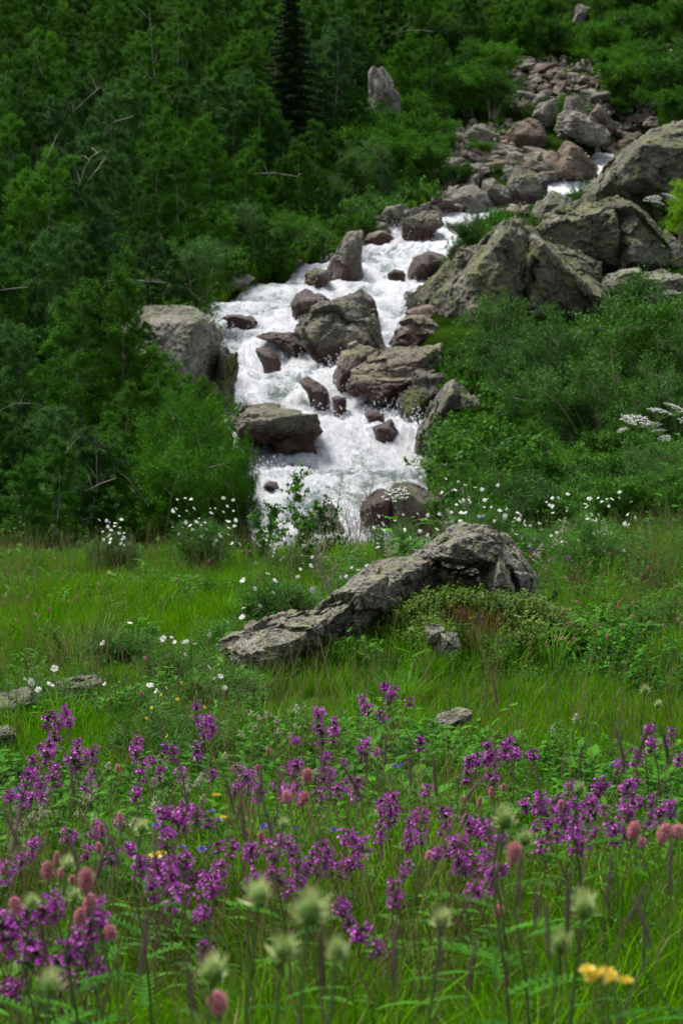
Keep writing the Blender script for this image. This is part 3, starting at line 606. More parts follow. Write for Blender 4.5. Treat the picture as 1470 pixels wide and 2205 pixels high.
# spray thrown up from the rapids
wgt = np.clip(foam - .75, 0, 1.2) ** 1.5 * (T > .07) * (T < .93); k_ = rng.choice(len(X), 10000, p=wgt / wgt.sum())
v = np.array([(1, 0, 0), (-1, 0, 0), (0, 1, 0), (0, -1, 0), (0, 0, 1), (0, 0, -1.)]); f = np.array([(0, 2, 4), (2, 1, 4), (1, 3, 4), (3, 0, 4), (2, 0, 5), (1, 2, 5), (3, 1, 5), (0, 3, 5)])
sz = rng.uniform(.005, .017, len(k_)); hgt = rng.exponential(.10, len(k_)) + .01
cen = np.c_[X[k_] + rng.normal(0, .1, len(k_)), Y[k_] + rng.normal(0, .1, len(k_)), Z[k_] + hgt]
V = (cen[:, None] + v[None] * sz[:, None, None] * np.array([1, 1, 1.4])).reshape(-1, 3)
F = (f[None] + (np.arange(len(k_)) * len(v))[:, None, None]).reshape(-1, 3)
tag(ob('spray', mesh_np('spray', V, F, [simple('spray_drops', (.6, .62, .65), (.72, .73, .75), rough=.3)])), 'fine white droplets thrown up above the rapids', 'spray', kind='stuff')
# ------------------------------------------------------------------ trees and bushes
def tubes_np(lines, n=4):
    "lines: list of (pts (k,3), radii (k,))"
    Vs, Fs, b = [], [], 0
    for p, r in lines:
        p = np.asarray(p, float); k = len(p); d = np.gradient(p, axis=0); d /= np.linalg.norm(d, axis=1, keepdims=True) + 1e-9
        ref = np.array([0, 0, 1.]) if abs(d[0, 2]) < .9 else np.array([1., 0, 0]); a = np.cross(d, ref); a /= np.linalg.norm(a, axis=1, keepdims=True) + 1e-9; bb = np.cross(d, a)
        t = 2 * PI * np.arange(n) / n
        V = p[:, None] + (a[:, None] * np.cos(t)[None, :, None] + bb[:, None] * np.sin(t)[None, :, None]) * np.asarray(r)[:, None, None]
        i = np.arange(k - 1)[:, None] * n; j = np.arange(n)[None]
        F = np.stack([i + j, i + (j + 1) % n, i + n + (j + 1) % n, i + n + j], -1).reshape(-1, 4)
        Vs.append(V.reshape(-1, 3)); Fs.append(F + b); b += k * n
    return np.concatenate(Vs), np.concatenate(Fs)
def unit(v): return v / (np.linalg.norm(v, axis=-1, keepdims=True) + 1e-9)
def make_tree(kind, seed):
    "returns trunk mesh, crown mesh, height (m)"
    g = np.random.default_rng(seed); lines = []; lc, ld, lt = [], [], []
    if kind == 'birch':
        H = 6.0; R_ = g.uniform(1.9, 2.3); lean = g.normal(0, .35, 2); nst = 3; nb = 24; nt_ = 12; nl = 84; droop = .36; LL, LW = .054, .038; peak = .5
    elif kind == 'willow':
        H = 3.0; R_ = 1.15; lean = g.normal(0, .3, 2); nst = 11; nb = 8; nt_ = 8; nl = 40; droop = .05; LL, LW = .060, .021; peak = .6
    elif kind == 'bush':
        H = 2.0; R_ = 1.0; lean = g.normal(0, .3, 2); nst = 8; nb = 9; nt_ = 7; nl = 34; droop = .05; LL, LW = .055, .038; peak = .6
    thin = []
    for s in range(nst):
        if kind == 'birch':
            a = 2 * PI * s / nst + g.uniform(-.5, .5); ra = g.uniform(.45, 1.05); base = np.array([math.cos(a), math.sin(a), 0]) * .15
            top = np.array([math.cos(a) * ra + lean[0], math.sin(a) * ra + lean[1], H * (1.0 if s == 0 else g.uniform(.80, .98))]); bow = np.array([math.cos(a), math.sin(a), 0]) * .35
        elif nst == 1: base = np.zeros(3); top = np.array([lean[0], lean[1], H]); bow = g.normal(0, .12, 3)
        else:
            a = 2 * PI * s / nst + g.uniform(-.3, .3); ra = R_ * g.uniform(.15, .95); base = np.array([math.cos(a), math.sin(a), 0]) * .12 * R_
            top = np.array([math.cos(a) * ra + lean[0], math.sin(a) * ra + lean[1], H * g.uniform(.62, 1.0) * (1 - .25 * ra / R_)]); bow = np.array([0, 0, .22 * H * ra / R_])
        t = np.linspace(0, 1, 9)[:, None]; tr = base + (top - base) * t + bow * np.sin(PI * t) + g.normal(0, .02, (9, 3)) * H * .08 * t
        r0 = (.0055 if kind == 'birch' else .009) * H; lines.append((tr, np.linspace(r0, r0 * .15, 9)))
        for b in range(nb):
            u = (b + g.uniform(0, 1)) / nb; u = .05 + .94 * u if kind == 'birch' else .12 + .86 * u
            k = u * 8; i = min(int(k), 7); st = tr[i] + (tr[i + 1] - tr[i]) * (k - i)
            az = b * 2.4 + g.uniform(-.5, .5) + s
            if kind == 'birch':
                prof = max(0, math.sin(PI * min(1, u ** .85 * .93 + .05))) ** .38
                L_ = R_ * .72 * max(.42, prof) * g.uniform(.5, 1.15); el = math.radians(15 + 48 * u + g.uniform(-12, 12))
            else: L_ = R_ * g.uniform(.28, .6); el = math.radians(g.uniform(5, 65))
            d0 = np.array([math.cos(az) * math.cos(el), math.sin(az) * math.cos(el), math.sin(el)])
            tt = np.linspace(0, 1, 6)[:, None]; br_ = st + d0 * L_ * tt - np.array([0, 0, 1.]) * droop * L_ * tt ** 2.2 + g.normal(0, .02, (6, 3)) * L_
            (thin if kind == 'birch' else lines).append((br_, np.linspace(r0 * .28, r0 * .06, 6)))
            for w_ in range(nt_):
                q = g.uniform(.22, 1.0); k = q * 5; i = min(int(k), 4); ts = br_[i] + (br_[i + 1] - br_[i]) * (k - i)
                td = unit(unit(br_[i + 1] - br_[i]) + g.normal(0, .55, 3) + np.array([0, 0, -.25 if kind == 'birch' else .25])); tl = g.uniform(.22, .5) * (1 if kind == 'birch' else .75)
                n_ = int(nl * g.uniform(.6, 1.3)); a_ = g.uniform(0, 1, n_)[:, None]
                pos = ts + td * tl * a_ - np.array([0, 0, 1.]) * (.25 if kind == 'birch' else 0) * tl * a_ ** 2 + g.normal(0, .055, (n_, 3))
                lc.append(pos); ld.append(unit(td * .5 + g.normal(0, .6, (n_, 3)) + np.array([0, 0, -.3 if kind == 'birch' else .2]))); lt.append(np.full(n_, g.uniform(.15, .85)) + g.normal(0, .15, n_))
                if w_ % 3 == 0: (thin if kind == 'birch' else lines).append((np.array([ts, ts + td * tl * .5, ts + td * tl]), np.array([.004, .003, .001]) * (1.3 if kind == 'birch' else 1)))
    c = np.concatenate(lc); d = np.concatenate(ld); tt = np.concatenate(lt); ctr = np.array([0, 0, H * .4])
    nrm = unit(unit(c - ctr) * .5 + g.normal(0, .6, c.shape) + np.array([0, 0, .6])); sz = g.uniform(.7, 1.3, len(c))
    V, F = leaves_np(c, d, nrm, LL * sz, LW * sz)
    tv, tf = tubes_np(lines + thin); nthick = len(tubes_np(lines)[1])
    return (tv, tf, nthick), (V, F, np.repeat(tt, 4)), float(np.percentile(c[:, 2], 99))
def make_spruce(seed):
    g = np.random.default_rng(seed); H = 9.0; lines = [(np.array([[0, 0, 0], [0.05, 0, H * .5], [0, 0, H]]), np.array([.14, .08, .01]))]; lc, ld = [], []
    for b in range(150):
        u = (b + .5) / 150; u = .04 + .95 * u; L_ = 1.9 * (1 - u) ** .8 + .1; az = b * 2.4; st = np.array([0, 0, u * H]); L_ *= g.uniform(.8, 1.15)
        d0 = np.array([math.cos(az), math.sin(az), .1]); tt = np.linspace(0, 1, 5)[:, None]; br_ = st + d0 * L_ * tt - np.array([0, 0, 1.]) * .35 * L_ * tt ** 1.5 + np.array([0, 0, .15]) * L_ * tt ** 4
        lines.append((br_, np.linspace(.02, .004, 5))); n_ = int(300 * L_) + 60; q = g.uniform(0.05, 1, n_); k = q * 4; i = np.minimum(k.astype(int), 3); pos = br_[i] + (br_[i + 1] - br_[i]) * (k - i)[:, None]
        side = np.array([-d0[1], d0[0], 0]) * np.where(g.random(n_) < .5, -1, 1)[:, None] * (.32 * (1.1 - q)[:, None] + .05); off = side * g.uniform(0, 1, (n_, 1)) * L_ * .6
        lc.append(pos + off - np.array([0, 0, 1.]) * np.abs(g.normal(0, .06, (n_, 1)))); ld.append(unit(side * 2 + d0 * .6 + g.normal(0, .25, (n_, 3)) + np.array([0, 0, -.35])))
    c = np.concatenate(lc); d = np.concatenate(ld); V, F = leaves_np(c, d, g.normal(0, .5, c.shape) + np.array([0, 0, 1.]), g.uniform(.10, .2, len(c)), .045)
    return tubes_np(lines), (V, F, np.repeat(g.random(len(c)), 4)), H
TREES = {}
def variants(kind, seeds, leafmats, stemmat):
    out = []
    for s in seeds:
        (tv, tf, *nk), (V, F, tt), H = make_spruce(s) if kind == 'spruce' else make_tree(kind, s)
        nk = nk[0] if nk else len(tf)
        trm = mesh_np('trunk', tv, tf, [M[stemmat], M['bark']], mi=(np.arange(len(tf)) >= nk).astype(int), attr={'tint': np.full(len(tv), .5)})
        base = mesh_np('crown', V, F, [M[leafmats[0]]], smooth=False, attr={'tint': tt}); cr = [base]
        out.append((trm, base, H))
    TREES[kind] = out
variants('birch', (1, 2, 3, 4, 5), ['birch_leaf'], 'birch_bark')
variants('willow', (11, 12, 13), ['willow_leaf'], 'twig')
variants('bush', (21, 22), ['shrub_leaf'], 'twig')
variants('spruce', (31,), ['spruce_needle'], 'bark')
def plant_tree(kind, px, d, top, label, group, name=None, cat='tree', leaf=None, var=None, wide=1.0, sink=.0, lean=0, basez=None):
    v = TREES[kind][random.randrange(len(TREES[kind])) if var is None else var]; q = P(px, top, d); z = g1(q.x, d) - sink if basez is None else basez
    sc = max(.25, (q.z - z) / v[2])
    t = thing(name or kind, label, cat, (q.x, d, z), group, (lean * .3, lean, random.uniform(0, 6.28)), (sc * wide, sc * wide, sc))
    ob('trunk' if kind in ('birch', 'spruce') else 'stems', v[0], t); c = ob('crown', v[1], t)
    if leaf:
        c.material_slots[0].link = 'OBJECT'; c.material_slots[0].material = M[leaf]
    return t
ORD = ['first', 'second', 'third', 'fourth', 'fifth', 'sixth', 'seventh', 'eighth', 'ninth', 'tenth', 'eleventh', 'twelfth', 'thirteenth', 'fourteenth', 'fifteenth', 'sixteenth', 'seventeenth', 'eighteenth', 'nineteenth', 'twentieth'] + ['twenty-%s' % s for s in ('first', 'second', 'third', 'fourth', 'fifth', 'sixth', 'seventh', 'eighth', 'ninth')] + ['thirtieth'] + ['thirty-%s' % s for s in ('first', 'second', 'third', 'fourth', 'fifth', 'sixth', 'seventh', 'eighth', 'ninth')] + ['fortieth'] + ['forty-%s' % s for s in ('first', 'second', 'third', 'fourth', 'fifth', 'sixth', 'seventh', 'eighth', 'ninth')]
# left wood: rows going up the slope; each tree (px, top row, leaf, width)
b, y_, g_ = 'birch_leaf', 'birch_leaf_yellow', 'birch_leaf_grey'
ROWS = [
 ('lowest row by the meadow', 25.5, [(-70, 960, b, 1.0), (20, 905, y_, 1.0), (95, 990, b, 1.1), (165, 1040, g_, 1.2), (240, 1010, b, 1.1)]),
 ('second row above the meadow', 31, [(-60, 800, b, 1), (110, 885, g_, 1.1), (300, 800, y_, 1), (215, 900, b, 1.1), (375, 900, b, 1.1), (455, 965, b, 1.0)]),
 ('third row above the meadow', 38, [(-90, 640, b, 1), (30, 690, g_, 1), (125, 640, b, 1), (215, 590, y_, 1), (300, 690, y_, 1.05), (378, 800, b, 1.1), (430, 890, y_, 1.1)]),
 ('row beside the mossy bank boulder', 47, [(-60, 480, b, .95), (50, 520, g_, .9), (150, 480, g_, .95), (235, 540, b, 1), (-10, 560, b, .9), (292, 668, b, .8)]),
 ('row behind the bank boulder', 56, [(-80, 330, b, .9), (55, 320, y_, .85), (150, 400, b, .9), (240, 390, g_, .85), (330, 500, g_, 1), (395, 590, g_, 1.1), (0, 400, b, .9)]),
 ('row above the pool', 66, [(-40, 250, b, .8), (110, 300, g_, .8), (200, 290, g_, .85), (290, 330, b, .9), (380, 300, b, .9), (460, 430, b, .9), (545, 470, b, .95), (600, 520, y_, 1.0), (500, 520, b, 1.0)]),
 ('row by the upper rapids', 77, [(30, 190, b, .8), (130, 200, g_, .85), (250, 160, g_, .8), (330, 230, b, .8), (440, 250, b, .85), (530, 290, b, .85), (630, 300, y_, .85), (700, 360, y_, .85), (740, 460, b, .8), (575, 400, y_, .8)]),
 ('row across the middle slope', 88, [(-20, 140, b, .8), (80, 110, b, .75), (160, 150, g_, .8), (255, 150, y_, .75), (370, 145, y_, .75), (460, 150, g_, .8), (530, 190, b, .8), (600, 230, g_, .8), (660, 260, b, .75), (755, 330, g_, .7), (840, 350, g_, .6), (900, 340, b, .55)]),
 ('row across the upper slope', 99, [(20, 90, b, .7), (110, 60, y_, .7), (210, 75, y_, .7), (300, 60, y_, .7), (405, 30, y_, .7), (480, 90, b, .7), (545, 60, y_, .75), (700, 130, b, .75), (745, 190, b, .7), (880, 240, b, .6), (690, 50, g_, .7)]),
 ('second highest row on the slope', 111, [(-10, 20, b, .7), (60, 30, y_, .7), (140, 10, y_, .7), (230, 0, y_, .7), (330, -10, b, .7), (430, -20, y_, .7), (520, 0, y_, .7), (730, 30, g_, .7), (775, 60, b, .6), (870, 60, b, .65), (930, 70, b, .6), (980, 110, b, .6)]),
 ('highest row in view', 124, [(0, -60, b, .8), (80, -80, b, .8), (160, -60, b, .8), (240, -90, y_, .8), (320, -70, b, .8), (400, -100, b, .8), (480, -80, b, .8), (560, -80, b, .8), (680, -60, b, .8), (760, -70, b, .8), (840, -40, b, .8), (920, -50, b, .8), (1010, -40, b, .8), (1090, -10, b, .8), (1150, 0, b, .7), (1060, 60, b, .6)])]
for nm, d, lst in ROWS:
    for i, (px, top, lf, wd) in enumerate(sorted(lst)):
        yel = {'birch_leaf': 'dark green', 'birch_leaf_yellow': 'yellow green', 'birch_leaf_grey': 'grey green'}[lf]
        dj = d + random.uniform(-2.2, 2.2)
        plant_tree('birch', px + random.uniform(-8, 8), dj, top + 8, '%s birch, %s from left in the %s' % (yel, ORD[i], nm), 'birches of the left valley side', 'birch_tree', leaf=lf, wide=wd * (1.0 if d < 50 else 1.12 if d < 80 else 1.35), lean=random.gauss(0, .07))
plant_tree('spruce', 625, 95, -30, 'tall dark narrow spruce standing out among the birches at the top of the wood', None, 'spruce_tree', wide=1.15)
plant_tree('spruce', 1085, 150, -150, 'dark spruce above the scree at the top of the slope', None, 'spruce_tree', wide=1.2)
# willow and rowan bushes overhanging the left bank
BK = [(425, 700, 56, 520, .9), (545, 640, 68, 440, 1.2), (605, 600, 70, 460, 1.1), (430, 600, 62, 520, 1.1), (700, 480, 80, 380, .9), (760, 420, 88, 330, .9), (830, 420, 92, 300, 1), (900, 420, 95, 310, .8), (520, 980, 33, 900, .9), (600, 960, 33.5, 915, .5)]
for i, (px, bs, d, top, wd) in enumerate(BK[:8]):
    plant_tree('willow', px, d + .5, top, 'leafy willow bush hanging over the left bank, %s from the left' % ORD[sorted(q[0] for q in BK[:8]).index(px)], 'willow bushes over the left bank', 'willow_bush', 'bush', wide=wd * 1.1, leaf='birch_leaf_yellow' if i in (2,) else None)
for i, (px, top, d, wd) in enumerate([(430, 865, 29, .6), (490, 950, 28, .5), (545, 962, 27.5, .36), (380, 850, 31, .85), (345, 960, 27, 1.0)]):
    plant_tree('willow', px, d, top, 'dark leafy bush reaching towards the water at the wood corner, %s from the left' % ORD[sorted((430, 490, 545, 380, 345)).index(px)], 'bushes at the corner of the wood', 'willow_bush', 'bush', wide=wd, leaf='birch_leaf')
# right side willows and thickets
RB = [('round willow bush with silvery leaves in front of the peaked boulder', 1060, 640, 47, 'willow_leaf', 1.15), ('lower willow bush left of the round one, touching the tan slab', 1000, 770, 46.5, 'willow_leaf', .9),
      ('tall willow at the right side of the valley floor', 1355, 612, 34, 'willow_leaf', 1.15), ('willow thicket left of the tall willow, thin grey stems showing', 1235, 690, 35, 'birch_leaf_grey', 1.1), ('willow at the far right edge behind the hogweed', 1475, 700, 33, 'willow_leaf', 1.0),
      ('thicket with many bare grey stems between the two big willows', 1150, 720, 36.5, 'birch_leaf_grey', 1.1), ('willow bush standing before the tall willow, right of centre', 1300, 780, 30, 'willow_leaf', 1.1), ('willow bush beside the hogweed', 1415, 800, 29, 'willow_leaf', 1.1)]
for lab, px, top, d, lf, wd in RB: plant_tree('willow', px, d, top, lab, 'willows right of the stream', 'willow_bush', 'bush', wide=wd, leaf=lf)
LB = [(965, 1015, 29), (985, 985, 31), (1075, 905, 33), (1110, 880, 33.5), (1180, 905, 31), (1090, 980, 27), (1035, 1010, 25), (1160, 990, 26.5), (1235, 950, 28), (1290, 975, 26), (1350, 960, 26.5), (1410, 960, 25.5), (1475, 930, 26), (1130, 1045, 23), (1220, 1035, 23), (1320, 1030, 22.5), (1420, 1020, 22.5), (1490, 1000, 22.5), (1000, 1050, 24), (1050, 1050, 23.5), (1385, 900, 29), (1330, 890, 31), (1210, 850, 33), (1270, 880, 31.5), (1090, 850, 35)]
for i, (px, top, d) in enumerate(sorted(LB)):
    plant_tree('bush' if i % 3 else 'willow', px + (55 if px < 1130 else 25 if px < 1240 else 0), d, top, 'low green shrub below the willows, %s from the left' % ORD[i], 'low shrubs right of the stream', 'low_shrub', 'shrub', wide=.75 if px < 1130 else 1.25, leaf='willow_leaf' if i % 2 else 'shrub_leaf')
plant_tree('bush', 1015, 62, 462, 'feathery green shrub growing out of the top of the peaked boulder', None, 'feathery_shrub', 'shrub', wide=.8, var=0, basez=P(1015, 560, 62).z, leaf='willow_leaf')
plant_tree('bush', 1468, 50, 392, 'bright yellow green shrub with white umbels at the right edge beside the boulders', None, 'bright_shrub', 'shrub', wide=.9, basez=P(1480, 520, 50).z, leaf='bright_leaf')
# shrubs on the hillside round the scree: base pixel and height
HS = [(905, 300, 2.4), (950, 235, 2.6), (1010, 250, 3.0), (1060, 255, 3.0), (1000, 180, 2.8), (930, 180, 2.6), (870, 230, 2.4), (1090, 130, 2.8), (1150, 118, 2.6), (1200, 112, 2.4), (850, 300, 2.6), (880, 350, 2.8), (930, 400, 2.6), (800, 330, 2.8), (840, 380, 3.0), (1050, 190, 2.8), (960, 330, 1.4), (1040, 345, 1.2),
      (1290, 130, 2.6), (1330, 185, 3.0), (1370, 230, 3.0), (1400, 170, 2.6), (1440, 240, 3.4), (1470, 200, 3.0), (1320, 110, 2.6), (1360, 100, 2.6), (1410, 95, 2.6), (1460, 80, 2.8), (1300, 60, 2.6), (1345, 40, 2.6), (1400, 30, 2.6), (1450, 10, 2.8), (1200, 60, 2.2), (1150, 60, 2.6), (1100, 70, 2.6), (1280, 20, 2.4), (1340, 255, 1.5), (1180, 20, 2.6), (1480, 290, 3.2), (1430, 200, 2.0), (1065, 390, 1.0), (990, 400, 1.3), (1310, 215, 1.6), (890, 120, 2.6), (960, 130, 2.6), (1040, 110, 2.6)]
for i, (px, py, h) in enumerate(sorted(HS)):
    q = hit(px, py); k = random.choice(('willow', 'bush', 'bush')); v = random.choice(TREES[k]); sc = h * .85 / v[2]
    up = 'upper' if py < 160 else 'lower'
    t = thing('hillside_shrub', 'hillside shrub of the %s slope, %s from the left' % (up, ORD[[a for a in sorted(HS) if (a[1] < 160) == (py < 160)].index((px, py, h))]), 'shrub', (q.x, q.y, q.z - .1), 'shrubs on the hillside round the scree', (0, 0, random.uniform(0, 6.28)), (sc * 1.25, sc * 1.25, sc))
    ob('stems', v[0], t); c = ob('crown', v[1], t)
    c.material_slots[0].link = 'OBJECT'; c.material_slots[0].material = M[random.choice(('birch_leaf', 'birch_leaf_yellow', 'shrub_leaf', 'birch_leaf'))]
# pale birch stems that show through the foliage
BS = [([(321, 15), (325, 60), (328, 110), (333, 168)], 86, .05, 'straight white dead birch stem near the top left of the wood'), ([(290, 125), (310, 150), (332, 178)], 85.5, .035, 'short white branch leaning against the straight dead birch stem'),
      ([(348, 178), (362, 205), (373, 225)], 83, .03, 'short pale broken branch below the straight dead birch stem'), ([(158, 242), (180, 218), (215, 188)], 69, .03, 'pale branch slanting up to the right in the upper wood'),
      ([(228, 275), (250, 260), (286, 251)], 65, .03, 'pale arched twig in the middle of the upper wood'), ([(172, 395), (182, 360), (198, 336), (222, 322)], 54, .03, 'left of two curved white branches in the mid wood'),
      ([(184, 398), (205, 368), (230, 338)], 54, .028, 'right of two curved white branches in the mid wood'), ([(100, 345), (110, 318), (125, 288)], 54, .025, 'thin pale twig above the yellow green crown at the left'),
      ([(228, 606), (270, 602), (320, 606), (362, 609)], 36, .022, 'long white birch branch lying level above the bank boulder'), ([(378, 612), (405, 624), (430, 645)], 40, .022, 'white branch bending down beside the bank boulder'),
      ([(-10, 626), (20, 622), (60, 618)], 44, .02, 'pale level branch at the left edge, halfway down the wood'), ([(-10, 888), (30, 870), (70, 868), (120, 886)], 24.5, .012, 'pale arching branch at the left edge above the light green birch'),
      ([(140, 978), (155, 955), (173, 938)], 24, .012, 'thin pale branch forking left above the lower birch bush'), ([(176, 936), (205, 955), (209, 1000), (207, 1050)], 24, .014, 'upright pale stem with a bent top in the lower wood'),
      ([(183, 1058), (215, 1043), (252, 1029)], 23.6, .013, 'bare broken white branch sticking out above the meadow edge'), ([(250, 1008), (285, 1045), (320, 1090)], 24, .012, 'thin dark stem falling to the right at the meadow edge'),
      ([(545, 374), (590, 372), (640, 380)], 63, .028, 'fine white level twig over the willow by the upper rapids'), ([(840, 75), (870, 66), (900, 64), (935, 68)], 104, .04, 'white curved branch high above the left end of the scree'),
      ([(62, 62), (75, 105), (92, 165)], 84, .035, 'pale crooked stem in the crowns at the upper left corner'), ([(382, 20), (385, 80), (383, 140)], 92, .025, 'thin upright pale stem right of the straight dead one')]
for pts, d, r, lab in BS:
    pp = [P(x, y, d - .5) for x, y in pts]; q = [pp[0].lerp(pp[1], .5 * 0)] + pp[1:]
    m = MB(); o0 = pp[-1]; loc = [p - o0 + Vector((0, (i % 2) * .1, 0)) for i, p in enumerate(pp)]
    m.tube(loc, [.4 * r * (.45 + .55 * i / (len(pp) - 1)) for i in range(len(pp))], 6)
    for i in range(1, len(loc)):
        for s in range(1):
            a = loc[i - 1].lerp(loc[i], random.random()); e = a + Vector((random.uniform(-.5, .5), random.uniform(-.3, .3), random.uniform(.05, .45))) * (d / 60); m.tube([a, a.lerp(e, .5) + Vector((0, 0, .03)), e], [r * .35, r * .25, r * .1], 4)
    tag(ob('birch_branch', m.mesh('birch_branch', [M['birch_bark']]), loc=o0), lab, 'branch', 'pale birch branches showing in the wood')

# ------------------------------------------------------------------ instanced ground cover (uncountable stuff)
src_coll = []
def source(name, me):
    o = bpy.data.objects.new(name, me); return o
def scatter(name, label, pts, rots, scl, idx, sources, ):
    col = bpy.data.collections.new(name + '_sources')
    for i, o in enumerate(sources): o.name = '%s_source_%02d' % (name, i); col.objects.link(o)
    me = mesh_np(name, pts, [], None) if False else bpy.data.meshes.new(name)
    me.vertices.add(len(pts)); me.vertices.foreach_set('co', np.asarray(pts, np.float32).ravel())
    a = me.attributes.new('rot', 'FLOAT_VECTOR', 'POINT'); a.data.foreach_set('vector', np.asarray(rots, np.float32).ravel())
    a = me.attributes.new('scl', 'FLOAT_VECTOR', 'POINT'); s = np.asarray(scl, np.float32); s = np.repeat(s[:, None], 3, 1) if s.ndim == 1 else s; a.data.foreach_set('vector', s.ravel())
    a = me.attributes.new('pick', 'INT', 'POINT'); a.data.foreach_set('value', np.asarray(idx, np.int32))
    o = ob(name, me); ng = bpy.data.node_groups.new(name, 'GeometryNodeTree'); ng.interface.new_socket('Geometry', in_out='INPUT', socket_type='NodeSocketGeometry'); ng.interface.new_socket('Geometry', in_out='OUTPUT', socket_type='NodeSocketGeometry')
    gi = ng.nodes.new('NodeGroupInput'); go = ng.nodes.new('NodeGroupOutput'); ci = ng.nodes.new('GeometryNodeCollectionInfo'); ci.inputs['Collection'].default_value = col; ci.inputs['Separate Children'].default_value = True; ci.inputs['Reset Children'].default_value = True
    ip = ng.nodes.new('GeometryNodeInstanceOnPoints'); ip.inputs['Pick Instance'].default_value = True
    def na(n, t):
        x = ng.nodes.new('GeometryNodeInputNamedAttribute'); x.data_type = t; x.inputs['Name'].default_value = n; return x.outputs[0]
    ng.links.new(gi.outputs[0], ip.inputs['Points']); ng.links.new(ci.outputs[0], ip.inputs['Instance']); ng.links.new(na('pick', 'INT'), ip.inputs['Instance Index'])
    ng.links.new(na('rot', 'FLOAT_VECTOR'), ip.inputs['Rotation']); ng.links.new(na('scl', 'FLOAT_VECTOR'), ip.inputs['Scale']); ng.links.new(ip.outputs[0], go.inputs[0])
    md = o.modifiers.new('scatter', 'NODES'); md.node_group = ng
    return tag(o, label, kind='stuff')
def blade_tuft(n, h, r, wd, mats, seed, dry=.0, curl=.5):
    g = random.Random(seed); m = MB()
    for i in range(n):
        a = g.uniform(0, 6.28); rr = r * math.sqrt(g.random()); b = Vector((rr * math.cos(a), rr * math.sin(a), -.01)); hh = h * g.uniform(.45, 1.0); ln = Vector((math.cos(a), math.sin(a), 0)) * g.uniform(.05, curl) + Vector((g.gauss(0, .12), g.gauss(0, .12), 0))
        s_ = Vector((-ln.y, ln.x, 0)).normalized() if ln.length > .01 else Vector((1, 0, 0)); s_ = (s_ + Vector((g.gauss(0, .6), g.gauss(0, .6), 0))).normalized(); w_ = wd * g.uniform(.6, 1.2) * .5; vs = []
        for k, t in enumerate((0, .4, .75)):
            c = b + ln * hh * t * t + Vector((0, 0, hh * t * (1 - .25 * ln.length * t))); ww = w_ * (1, .9, .55)[k]; vs += [c - s_ * ww, c + s_ * ww]
        vs.append(b + ln * hh + Vector((0, 0, hh * (1 - .35 * ln.length))))
        m.add(vs, [(0, 1, 3, 2), (2, 3, 5, 4), (4, 5, 6)], 1 if g.random() < dry else 0, g.random())
    return m.mesh('tuft', mats)
def in_water(x, y): return (y > 29) & (y < 114) & (x > wl(y) - .3) & (x < wr(y) + .3)
# meadow grass
NG = 50000
yy = np.sqrt(rng.uniform(1.1 ** 2, 20.5 ** 2, NG * 2)); yy = np.where(rng.random(len(yy)) < .36, rng.uniform(1.1, 8, len(yy)), yy); xx = rng.uniform(-1, 1, len(yy)) * (.19 * yy + 1.3)
dens = fbm(xx * 1.2, yy * 1.2, 0 * xx + 4, 3); rl = np.interp(735 + xx / yy * FPX, (440, 480, 620, 760, 900), (9.0, 9.75, 10.0, 10.4, 10.7)); pq = 735 + xx / yy * FPX; keep = (np.hypot((xx - MX) / .50, (yy - MY) / .55) > 1) & ~((pq > 470) & (pq < 930) & (yy > rl - .42) & (yy < rl + .3)) & (rng.random(len(yy)) < .55 + .5 * dens + .35)
xx, yy, dens = xx[keep][:NG], yy[keep][:NG], dens[keep][:NG]; n = len(xx)
zz = gz(xx, yy)
hv = np.clip(.95 + .95 * fbm(xx * .9, yy * .9, 0 * xx + 12, 4), .45, 1.7) * np.where(yy < 3.2, .92, np.where(yy < 7.5, .72, .76))
tufts = [source('t', blade_tuft(44, .20, .055, .0042, [M['grass'], M['dry_grass']], s, .03)) for s in range(4)] + [source('t', blade_tuft(38, .27, .05, .0042, [M['grass'], M['dry_grass']], s + 9, .06, .8)) for s in range(3)] + [source('t', blade_tuft(26, .16, .06, .008, [M['herb_leaf'], M['grass']], s + 19, .3, .9)) for s in range(2)]
scatter('meadow_grass', 'fine green meadow grass', np.c_[xx, yy, zz], np.c_[rng.normal(0, .12, n), rng.normal(0, .12, n), rng.uniform(0, 6.28, n)], rng.uniform(.7, 1.25, n) * hv, rng.choice(9, n, p=[.13] * 4 + [.12] * 3 + [.06] * 2), tufts)
# tall thin flowering grasses
def seed_grass(seed):
    g = random.Random(seed); m = MB()
    for i in range(5):
        a = g.uniform(0, 6.28); b = Vector((g.gauss(0, .04), g.gauss(0, .04), 0)); ln = Vector((math.cos(a), math.sin(a), 0)) * g.uniform(.05, .35); hh = g.uniform(.28, .46); pts = [b + ln * hh * t * t + Vector((0, 0, hh * t)) for t in (0, .35, .7, 1)]
        m.tube(pts, [.0011, .001, .0008, .0006], 3, 0, g.random())
        for k in range(22):
            t = g.uniform(.78, 1.0); c = b + ln * hh * t * t + Vector((0, 0, hh * t)); d = Vector((g.gauss(0, 1), g.gauss(0, 1), g.uniform(.4, 1.6))).normalized(); L_ = g.uniform(.006, .022) * (1.15 - t) * 4
            m.leaf(c + d * L_ * .6, d, (g.random(), g.random(), .2), .007, .0022, 0, 0, 0, 1, g.random())
    return m.mesh('seed_grass', [M['dry_grass']])
n = 5200; yy = np.sqrt(rng.uniform(1.6 ** 2, 20 ** 2, n)); yy[:900] = rng.uniform(1.6, 5, 900); xx = rng.uniform(-1, 1, n) * (.19 * yy + 1.2); keep = ((fbm(xx * .9, yy * .7, 0 * xx + 80, 3) > .08) | (rng.random(n) < .18)) & (np.hypot((xx - MX) / .55, (yy - MY) / .6) > 1); xx, yy = xx[keep], yy[keep]; n = len(xx)
